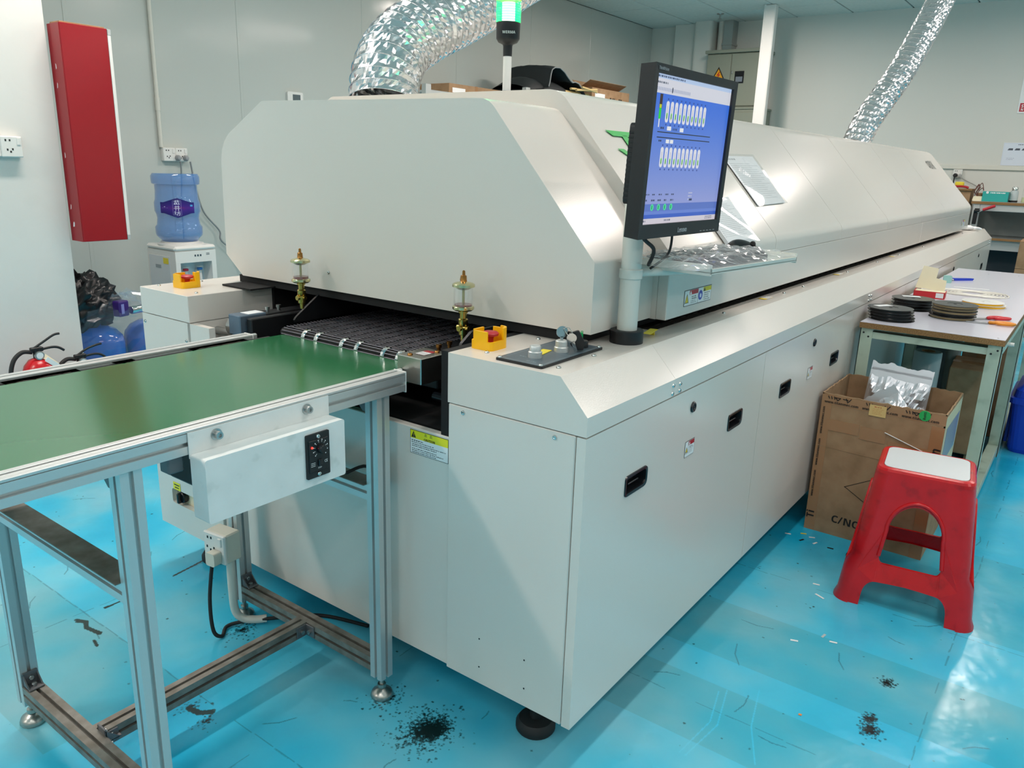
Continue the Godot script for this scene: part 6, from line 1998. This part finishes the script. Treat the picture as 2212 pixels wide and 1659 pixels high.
	var rings := [[Hs - 0.02, 0.0, R], [Hs - 0.010, 0.0015, R], [Hs - 0.003, 0.006, R - 0.004], [Hs, 0.014, R - 0.01], [Hs, 0.020, R - 0.014], [Hs - 0.002, 0.021, R - 0.015]]
	var outlines := []
	for q in rings:
		var hf: Vector2 = half.call(Hs - 0.02)
		outlines.append(rounded(rect2(-hf.x + q[1], -hf.y + q[1], hf.x - q[1], hf.y - q[1]), q[2], 7))
	for i in rings.size() - 1:
		var a: PackedVector2Array = outlines[i]
		var b: PackedVector2Array = outlines[i + 1]
		for k in a.size():
			var k2 := (k + 1) % a.size()
			top.quad(Vector3(a[k].x, rings[i][0], -a[k].y), Vector3(a[k2].x, rings[i][0], -a[k2].y), Vector3(b[k2].x, rings[i + 1][0], -b[k2].y), Vector3(b[k].x, rings[i + 1][0], -b[k].y))
	obj("seat_rim", top, M.stool_red, t)
	var hf2: Vector2 = half.call(Hs - 0.02)
	obj("seat_pad", mb(T(Vector3(0, Hs - 0.006, 0), -PI / 2)).prism(rounded(rect2(-hf2.x + 0.0215, -hf2.y + 0.0215, hf2.x - 0.0215, hf2.y - 0.0215), R - 0.012, 7), 0, 0.0065), mat(rgb("dfe3e6"), 0.3), t)


# ------------------------------------------------------------------ back of the room
func back_of_room() -> void:
	# electrical cabinet
	var e := thing("electrical_cabinet", "grey-green electrical cabinet with yellow shock warning triangle", "cabinet", Vector3(-2.985, 0, -8.28))
	obj("cabinet_body", mb().span(Vector3(-0.325, 2.07, 0), Vector3(0.315, 2.66, 0.36), 0.004), M.cabinet, e)
	obj("roof_cap", mb().span(Vector3(-0.345, 2.66, 0), Vector3(0.335, 2.695, 0.40), 0.003), M.cabinet, e)
	for q in [[-0.32, -0.03], [-0.022, 0.31]]:
		var d := obj("door", mb().span(Vector3(q[0], 2.085, 0.3605), Vector3(q[1], 2.65, 0.375), 0.003), M.cabinet, e)
		if q[0] > -0.1:
			obj("meter_window", mb().span(Vector3(0.03, 2.33, 0.3755), Vector3(0.14, 2.46, 0.382), 0.002), M.black_gloss, d)
			obj("meter_face", mb().span(Vector3(0.045, 2.345, 0.3825), Vector3(0.125, 2.40, 0.383)), mat(rgb("77808a"), 0.3), d)
			obj("door_lock", mb().box(Vector3(-0.005, 2.45, 0.38), Vector3(0.016, 0.03, 0.012), 0.002), M.steel, d)
	var tri := mb(T(Vector3(-0.17, 2.41, 0.3757)))
	tri.prism(PackedVector2Array([Vector2(-0.105, -0.08), Vector2(0.105, -0.08), Vector2(0, 0.105)]), 0, 0.001)
	var sg := obj("shock_sign", tri, M.ink, e)
	obj("sign_face", mb(T(Vector3(-0.17, 2.41, 0.3762))).prism(PackedVector2Array([Vector2(-0.085, -0.07), Vector2(0.085, -0.07), Vector2(0, 0.082)]), 0, 0.001), mat(rgb("e6a21c"), 0.5), sg)
	obj("lightning_bolt", mb(T(Vector3(-0.17, 2.425, 0.3772))).prism(PackedVector2Array([Vector2(0.012, 0.04), Vector2(-0.022, -0.005), Vector2(-0.002, -0.002), Vector2(-0.012, -0.038), Vector2(0.024, 0.008), Vector2(0.004, 0.006), Vector2(0.02, 0.034)]), 0, 0.0008), mat(rgb("c0281c"), 0.5), sg)
	var ch := mb()
	for k in 4:
		ch.box(Vector3(-0.225 + k * 0.036, 2.362, 0.3775), Vector3(0.024, 0.022, 0.001))
	obj("sign_print", ch, M.ink, sg)
	var e2 := thing("lower_cabinet", "plain grey-green cabinet standing below the electrical cabinet", "cabinet", Vector3(-2.985, 0, -8.28))
	obj("cabinet_body", mb().span(Vector3(-0.34, 0, 0), Vector3(0.36, 2.045, 0.40), 0.004), M.cabinet, e2)
	obj("top_lip", mb().span(Vector3(-0.35, 2.045, 0), Vector3(0.37, 2.068, 0.41), 0.003), M.cabinet, e2)
	obj("door", mb().span(Vector3(-0.32, 0.06, 0.4005), Vector3(0.34, 2.01, 0.412), 0.003), M.cabinet, e2)
	var spr := thing("sprinkler_head", "small fire sprinkler head hanging from the ceiling tiles", "sprinkler", Vector3(-3.12, H, -7.72))
	obj("plate", mb().lathe([Vector2(0, 0), Vector2(0.04, 0), Vector2(0.035, -0.008), Vector2(0, -0.008)], 18), M.steel, spr)
	obj("head", mb().rod(Vector3(0, -0.008, 0), Vector3(0, -0.05, 0), 0.01, 8).cyl(Vector3(0, -0.055, 0), 0.02, 0.004, 12), M.steel, spr)
	# rack along the left wall, seen over the hood
	for q in [[-3.45, -4.50, 1.895, "narrow steel storage rack along the grey wall holding a flat carton"], [-4.76, -6.90, 1.985, "long steel storage rack along the grey wall holding cloth and carton"]]:
		var r := thing("storage_rack", q[3], "rack", Vector3(-3.92, 0, q[0]))
		var ln: float = q[0] - q[1]
		var top: float = q[2]
		for z in [0.0, -ln]:
			for x in [-0.28, 0.30]:
				var p := obj("post", mb().box(Vector3(x, (top + 0.04) / 2, z), Vector3(0.05, top + 0.04, 0.06), 0.004), M.alu, r)
				if x > 0:
					var sl := mb()
					for k in 4:
						sl.box(Vector3(x - 0.012, top - 0.05 - k * 0.06, z + 0.0305), Vector3(0.006, 0.016, 0.001))
						sl.box(Vector3(x + 0.010, top - 0.05 - k * 0.06, z + 0.0305), Vector3(0.006, 0.016, 0.001))
					obj("post_slots", sl, M.black, p)
		obj("front_beam", mb().span(Vector3(0.285, top - 0.06, -ln + 0.03), Vector3(0.315, top + 0.0, -0.03), 0.004), M.alu, r)
		obj("rear_beam", mb().span(Vector3(-0.295, top - 0.06, -ln + 0.03), Vector3(-0.265, top, -0.03), 0.004), M.alu, r)
		obj("shelf_board", mb().span(Vector3(-0.30, top - 0.015, -ln + 0.03), Vector3(0.284, top, -0.03)), M.alu, r)
		obj("shelf_board", mb().span(Vector3(-0.30, top - 0.715, -ln + 0.03), Vector3(0.284, top - 0.70, -0.03)), M.alu, r)
	var fb := thing("flat_carton", "flat closed cardboard box lying on the narrow rack", "carton", Vector3(-3.85, 1.895, -4.05))
	obj("body", mb().span(Vector3(-0.2, 0, -0.42), Vector3(0.2, 0.075, 0.30), 0.003), M.card, fb)
	obj("label", mb().span(Vector3(0.2003, 0.008, 0.10), Vector3(0.201, 0.045, 0.26)), M.paper, fb)
	obj("tape_strip", mb().span(Vector3(0.2003, 0.0, -0.06), Vector3(0.201, 0.076, -0.03)).span(Vector3(-0.2, 0.0752, -0.06), Vector3(0.201, 0.076, -0.03)), M.tape, fb)
	var rc := thing("rack_carton", "open cardboard box with raised flaps on the long rack", "carton", Vector3(-3.80, 1.985, -6.30))
	obj("body", mb().span(Vector3(-0.15, 0, -0.42), Vector3(0.15, 0.15, 0.36), 0.003), M.card, rc)
	obj("flap", mb(T(Vector3(-0.02, 0.15, -0.03), 0, 0, 0.5)).box(Vector3(0.07, 0.0, 0), Vector3(0.17, 0.004, 0.75)), M.card, rc)
	obj("flap", mb(T(Vector3(-0.10, 0.16, -0.03), 0, 0, -0.7)).box(Vector3(0.02, 0.05, 0), Vector3(0.13, 0.004, 0.75)), M.card, rc)
	obj("label", mb().span(Vector3(0.1503, 0.05, 0.30), Vector3(0.151, 0.10, 0.10)), M.paper, rc)
	var pm := mb()
	for q in [[-0.02, 0.03], [-0.07, 0.02], [-0.10, 0.016], [-0.20, 0.02], [-0.225, 0.016], [-0.25, 0.02]]:
		pm.box(Vector3(0.1505, 0.06, q[0]), Vector3(0.001, 0.03, q[1]))
	obj("box_print", pm, M.ink, rc)
	var fn := FastNoiseLite.new()
	fn.seed = 21
	fn.frequency = 3.0
	var cl := thing("black_cloth", "heap of black cloth with a grey seam thrown on the long rack", "cloth", Vector3(-3.80, 1.985, -5.15))
	var fold := curve([Vector3(0, 0.015, 0.44), Vector3(0, 0.05, 0.26), Vector3(0, 0.08, 0.16), Vector3(0, 0.20, 0.13), Vector3(0, 0.262, 0.09), Vector3(0, 0.27, -0.04), Vector3(0, 0.19, -0.17), Vector3(0, 0.155, -0.24), Vector3(0, 0.165, -0.33), Vector3(0, 0.09, -0.45), Vector3(0, 0.02, -0.54)], 5)
	obj("fabric", mb().sheet(func(u: float, v: float) -> Vector3:
		var q: Vector3 = fold[int(round(u * (fold.size() - 1)))]
		var w := (v - 0.5) * 2.0
		return Vector3(w * 0.23, maxf(0.006, q.y * (1.0 - 0.10 * w * w) + 0.01 * fn.get_noise_2d(q.z * 3.0, w)), q.z - 0.05 * w), fold.size() - 1, 10), M.cloth, cl)
	obj("fabric_underside", mb().sheet(func(u: float, v: float) -> Vector3:
		var z := 0.42 - u * 0.95
		var hump := 0.13 * exp(-pow((z - 0.03) * 4.0, 2)) + 0.10 * exp(-pow((z + 0.25) * 5.0, 2)) + 0.10 * exp(-pow((z - 0.3) * 6.0, 2))
		var a := v * PI
		return Vector3(-cos(a) * 0.21, maxf(0.003, sin(a) * hump), z), 30, 14), M.cloth, cl)
	var seamp := []
	for k in 13:
		var u := k / 12.0
		var q: Vector3 = fold[int(10 + u * 34)]
		seamp.append(Vector3(0.232, q.y * 0.90 + 0.002, q.z - 0.05))
	obj("piping", mb().tube(seamp, 0.006, 6), mat(rgb("8a8f90"), 0.6), cl)
	for k in 6:
		var st := mb()
		var a := Vector3(-3.66 + 0.02 * k, 2.02 + 0.012 * k + (0.02 if k % 2 else 0.0), -5.25 - 0.07 * k)
		st.rod(a, a + Vector3(0.02 * sin(k * 2.0), 0.035 * cos(k * 1.7), -0.55 + 0.05 * k), 0.012, 8)
		tag(obj("bamboo_stick", st, M.bamboo), "pale bamboo stick poking out of the black cloth on the rack", "stick", "bamboo sticks on the rack")
	# workbench against the back wall
	var b := thing("workbench", "grey workbench with raised shelf and dark kick panel at the back wall", "workbench", Vector3(-0.34, 0, -7.78))
	obj("shelf_top", mb().span(Vector3(0, 1.125, -0.50), Vector3(2.2, 1.150, 0), 0.002), mat(rgb("b9bcbd"), 0.35), b)
	obj("shelf_edge", mb().span(Vector3(0.001, 1.124, 0.0), Vector3(2.2, 1.149, 0.004)), M.card_edge, b)
	for x in [0.02, 1.1, 2.15]:
		obj("post", mb().span(Vector3(x, 0, -0.07), Vector3(x + 0.06, 1.125, -0.01), 0.003), M.alu, b)
	obj("beam", mb().span(Vector3(0.08, 1.06, -0.05), Vector3(2.2, 1.124, -0.012), 0.003), M.alu, b)
	obj("back_panel", mb().span(Vector3(0.0, 0.80, -0.49), Vector3(2.2, 1.10, -0.47)), mat(rgb("9aa19f"), 0.5), b)
	obj("worktop", mb().span(Vector3(0, 0.785, -0.5), Vector3(2.2, 0.81, 0.03), 0.002), mat(rgb("6f7473"), 0.3), b)
	obj("worktop_edge", mb().span(Vector3(0.001, 0.786, 0.03), Vector3(2.2, 0.808, 0.034)), M.card_edge, b)
	obj("apron", mb().span(Vector3(0.02, 0.69, -0.04), Vector3(2.2, 0.784, -0.01)), M.alu, b)
	obj("kick_panel", mb().span(Vector3(0.02, 0.0, -0.30), Vector3(2.2, 0.69, -0.28)), M.dark_panel, b)
	var sy := 1.1505
	var tb := thing("teal_box", "long teal cardboard box with white print on the bench shelf", "box", Vector3(-0.155, sy, -7.93))
	obj("body", mb().span(Vector3(-0.11, 0, -0.08), Vector3(0.11, 0.095, 0.08), 0.002), M.teal, tb)
	var tm := mb()
	for k in 9:
		tm.box(Vector3(-0.04 + k * 0.0145, 0.083, 0.0804), Vector3(0.010 if k % 3 else 0.006, 0.012, 0.0006))
	obj("white_print", tm, M.paper, tb)
	obj("emblem", mb(T(Vector3(-0.07, 0.085, 0.0802))).prism(disc2(0.012, 14), 0, 0.0006), M.paper, tb)
	var fl := thing("drink_flask", "clear drinking flask with metal lid on the bench shelf", "flask", Vector3(-0.005, sy, -7.93))
	obj("flask_body", mb().lathe([Vector2(0, 0), Vector2(0.034, 0), Vector2(0.036, 0.01), Vector2(0.036, 0.09), Vector2(0.03, 0.11), Vector2(0, 0.11)], 20), mat(rgb("b9c4c6"), 0.15), fl)
	obj("flask_base", mb().lathe([Vector2(0, 0.0), Vector2(0.0375, 0.0), Vector2(0.0375, 0.018), Vector2(0, 0.018)], 20), M.black, fl)
	obj("flask_lid", mb().lathe([Vector2(0.027, 0.11), Vector2(0.028, 0.135), Vector2(0.022, 0.145), Vector2(0, 0.145)], 20), M.chrome, fl)
	var jr := thing("glass_jar", "clear jar half full of pale yellow liquid on the bench shelf", "jar", Vector3(0.12, sy, -7.93))
	obj("jar_body", mb().lathe([Vector2(0.06, 0.0), Vector2(0.062, 0.01), Vector2(0.062, 0.13), Vector2(0.05, 0.15), Vector2(0.05, 0.16)], 24), M.glass, jr)
	obj("liquid", mb().lathe([Vector2(0, 0.002), Vector2(0.058, 0.002), Vector2(0.058, 0.05), Vector2(0, 0.05)], 24), mat(rgb("cfd8a8"), 0.2), jr)
	var ad := thing("power_adapter", "small cream power adapter with bundled brown wires on the bench shelf", "adapter", Vector3(-0.30, sy, -7.90))
	obj("case", mb().prism(rounded([Vector2(-0.05, 0), Vector2(0.05, 0), Vector2(0.04, 0.045), Vector2(-0.04, 0.045)], 0.008), -0.04, 0.04), M.cream, ad)
	var ws := mb()
	for k in 5:
		var a := k * 1.25
		ws.tube(curve([Vector3(-0.01, 0.045, -0.01), Vector3(-0.03 + 0.02 * cos(a), 0.09, -0.01 + 0.02 * sin(a)), Vector3(0.02 * cos(a), 0.125 + 0.012 * k, 0.03 * sin(a)), Vector3(0.04 * cos(a + 0.6), 0.10, 0.03 * sin(a))], 5), 0.004, 6)
	obj("wires", ws, mat(rgb("6a4038"), 0.5), ad)
	var sbx := thing("small_brown_box", "small brown cardboard box with dark scribbles beside the teal box", "box", Vector3(-0.315, sy, -8.04))
	obj("body", mb().span(Vector3(-0.02, 0, -0.06), Vector3(0.10, 0.075, 0.06), 0.002), M.card, sbx)
	for q in [0.038, 0.072]:
		obj("scribble", mb().tube(curve([Vector3(q + 0.012, 0.058, 0.0605), Vector3(q - 0.008, 0.056, 0.0605), Vector3(q + 0.010, 0.038, 0.0605), Vector3(q - 0.008, 0.018, 0.0605), Vector3(q - 0.014, 0.030, 0.0605)], 5), 0.003, 5), M.ink, sbx)
	var sh := thing("side_shelf", "low wooden shelf block at the left end of the bench shelf", "shelf", Vector3(-0.47, 0, -8.05))
	obj("board", mb().span(Vector3(-0.18, 1.245, -0.14), Vector3(0.10, 1.262, 0.14)), M.card_edge, sh)
	obj("support", mb().span(Vector3(-0.18, 0.0, -0.14), Vector3(0.09, 1.245, 0.12)), M.card, sh)
	var yp := thing("yellow_tool_pouch", "small yellow and red tool roll on the low wooden shelf", "tool", Vector3(-0.50, 1.262, -8.0))
	obj("yellow_part", mb().box(Vector3(0, 0.045, 0), Vector3(0.08, 0.04, 0.05), 0.008), M.yellow_label, yp)
	obj("red_part", mb().tube(curve([Vector3(-0.06, 0.015, 0.02), Vector3(0.0, 0.02, 0.03), Vector3(0.06, 0.018, 0.03), Vector3(0.09, 0.008, 0.03)], 5), 0.012, 8), M.red_knob, yp)
	var cp := thing("toggle_clamp", "black toggle clamp with red ribbed handle fixed to bench post", "clamp", Vector3(-0.285, 1.0, -7.775))
	obj("clamp_body", mb().box(Vector3(0.0, 0.0, 0.012), Vector3(0.035, 0.14, 0.02), 0.004).rod(Vector3(-0.01, 0.06, 0.02), Vector3(0.03, 0.06, 0.02), 0.022, 12), M.black, cp)
	obj("clamp_lever", mb().rod(Vector3(0.02, 0.04, 0.03), Vector3(0.07, 0.075, 0.04), 0.006, 8), M.steel, cp)
	obj("clamp_grip", mb().rod(Vector3(0.06, 0.07, 0.04), Vector3(0.16, 0.115, 0.05), 0.014, 10, 0.004), mat(rgb("c42a36"), 0.5), cp)
	var ws2 := wall_socket("wall_outlet", "white wall outlet with black and clear plugs above the bench", Vector3(-0.573, 1.407, ZB), 0.0, 1, 0.1)
	obj("black_plug", mb(T(Vector3(-0.018, -0.018, 0.036), PI / 2)).lathe([Vector2(0, 0), Vector2(0.022, 0), Vector2(0.018, 0.02), Vector2(0, 0.022)], 14), M.black, ws2)
	obj("clear_plug", mb(T(Vector3(0.024, -0.02, 0.036), PI / 2)).lathe([Vector2(0, 0), Vector2(0.02, 0), Vector2(0.016, 0.02), Vector2(0, 0.022)], 14), mat(rgb("a8aaa8"), 0.3), ws2)
	tag(obj("appliance_lead", mb().tube(curve([Vector3(-0.55, 1.38, ZB + 0.06), Vector3(-0.48, 1.34, ZB + 0.07), Vector3(-0.36, 1.28, ZB + 0.12), Vector3(-0.345, 1.22, ZB + 0.30), Vector3(-0.35, 1.166, ZB + 0.36)], 7), 0.005, 8), mat(rgb("9a9c98"), 0.5)), "grey cord running from the clear plug down to the bench shelf", "cord")
	tag(obj("appliance_lead", mb().tube(curve([Vector3(-0.592, 1.38, ZB + 0.055), Vector3(-0.594, 1.33, ZB + 0.05), Vector3(-0.59, 1.27, ZB + 0.05)], 7), 0.006, 8), M.rubber), "short black cord hanging from the black plug above the bench", "cord")
	# cartons on the floor by the bench
	for q in [[0.0, 0.60, "lower"], [0.601, 0.845, "upper"]]:
		var cb := thing("bench_carton", "%s of two stacked brown cartons in front of the bench" % q[2], "carton", Vector3(0.40, q[0], -7.2), 0.03, "cartons by the bench")
		var hh: float = q[1] - q[0]
		obj("body", mb().span(Vector3(-0.22, 0, -0.19), Vector3(0.22, hh, 0.19), 0.004), M.card, cb)
		obj("tape_strip", mb().span(Vector3(-0.03, hh * 0.7, 0.1902), Vector3(0.03, hh, 0.191)), M.tape, cb)
		if q[0] == 0.0:
			var ci := image(64, 64, rgb("e6e6e2"))
			print_lines(ci, 6, 8, 52, 6, 9, 4, rgb("444444"))
			sticker("shipping_label", 0.16, 0.16, pic(ci), T(Vector3(-0.10, hh - 0.13, 0.1915)), cb)
	# wall papers
	var ps := image(256, 128, rgb("cfd8e6"))
	ir(ps, 3, 3, 250, 122, rgb("d9e1ed"))
	print_lines(ps, 70, 8, 40, 1, 6, 4, rgb("5a6070"))
	for k in 3:
		fill_poly(ps, PackedVector2Array([Vector2(22 + k * 34, 42), Vector2(28 + k * 34, 31), Vector2(48 + k * 34, 31), Vector2(48 + k * 34, 42)]), rgb("454b58"))
	print_lines(ps, 24, 86, 40, 2, 7, 2, rgb("8088a0"))
	print_lines(ps, 130, 24, 110, 10, 9, 2, rgb("98a0b4"))
	var po := thing("wall_poster", "pale blue printed notice sheet on the back wall above the rail", "poster", Vector3(0.02, 1.61, ZB + 0.004))
	obj("sheet", mb().box(Vector3.ZERO, Vector3(0.46, 0.222, 0.003)), M.paper, po)
	sticker("print", 0.455, 0.218, pic(ps), T(Vector3(0, 0, 0.0022)), po)
	var so := thing("wall_sign", "white sign with red lower band high on the back wall", "sign", Vector3(0.06, 2.17, ZB + 0.005))
	obj("board", mb().box(Vector3.ZERO, Vector3(0.42, 0.34, 0.006), 0.001), M.paper, so)
	obj("red_band", mb().box(Vector3(0.0, -0.115, 0.0035), Vector3(0.39, 0.08, 0.001)), mat(rgb("b52536"), 0.5), so)
	text("S", 0.03, M.paper, so, T(Vector3(-0.172, -0.103, 0.0045)), true, 0.0004)
	text("N", 0.022, M.paper, so, T(Vector3(-0.172, -0.136, 0.0045)), true, 0.0004)
	# gloves left at the far end of the oven deck
	var fg := FastNoiseLite.new()
	fg.seed = 2
	fg.frequency = 30.0
	for q in [[Vector3(-0.16, Y3 - 0.0005, -6.22), 0.5, "crumpled white cotton glove on the far oven deck, lying flat"], [Vector3(-0.235, Y3 - 0.0005, -6.20), 1.4, "crumpled white cotton glove on the far oven deck, against the hood"]]:
		var gv := thing("cotton_glove", q[2], "glove", q[0], q[1])
		var gm := mb()
		gm.sheet(func(u: float, v: float) -> Vector3:
			var a := -u * TAU
			var bb := (v - 0.5) * PI
			var d := Vector3(cos(a) * cos(bb), sin(bb), sin(a) * cos(bb))
			return Vector3(0, 0.02, 0) + d * (1.0 + 0.3 * fg.get_noise_3d(d.x, d.y, d.z)) * Vector3(0.07, 0.021, 0.04), 24, 12)
		for k in 4:
			gm.tube(curve([Vector3(0.05, 0.018, -0.025 + k * 0.017), Vector3(0.085, 0.022, -0.03 + k * 0.02), Vector3(0.11, 0.014, -0.032 + k * 0.022)], 4), 0.0095, 8)
		obj("glove_body", gm, M.paper, gv)


# ------------------------------------------------------------------ litter on the floor
func scraps() -> void:
	var n := 0
	for q in [[-0.014, -1.62, 0, 0.2], [0.045, -1.600, 1, 1.1], [0.034, -1.66, 2, 0.3], [0.070, -1.648, 0, 0.4], [0.094, -1.606, 0, 1.2], [0.152, -1.601, 1, 0.1], [0.222, -1.216, 0, -0.5], [0.237, -0.902, 0, 0.3], [0.333, -0.969, 0, 0.2], [0.356, -0.573, 3, 0.0], [0.19, -1.29, 0, 0.1], [0.30, -0.985, 4, 1.4]]:
		var m: Material = [M.paper, M.black, M.yellow_label, mat(rgb("e08a4a"), 0.6), mat(rgb("b9c6c9"), 0.2)][q[2]]
		var w: float = 0.008 if q[2] == 3 else (0.036 if n == 6 else 0.022)
		var o := obj("paper_scrap", mb(T(Vector3(0, 0.0012, 0), 0.02, 0, 0.03)).box(Vector3.ZERO, Vector3(w, 0.0008, 0.007)), m)
		o.position = Vector3(q[0], 0, q[1])
		o.rotation.y = q[3]
		var lab: String = ["small white paper offcut lying on the blue floor", "small black tape offcut on the floor before the carton", "yellow-tipped label offcut by the carton foot", "tiny orange scrap alone on the blue floor", "clear film offcut on the floor near the stool"][q[2]]
		tag(o, lab, "scrap", "offcuts on the floor")
		n += 1
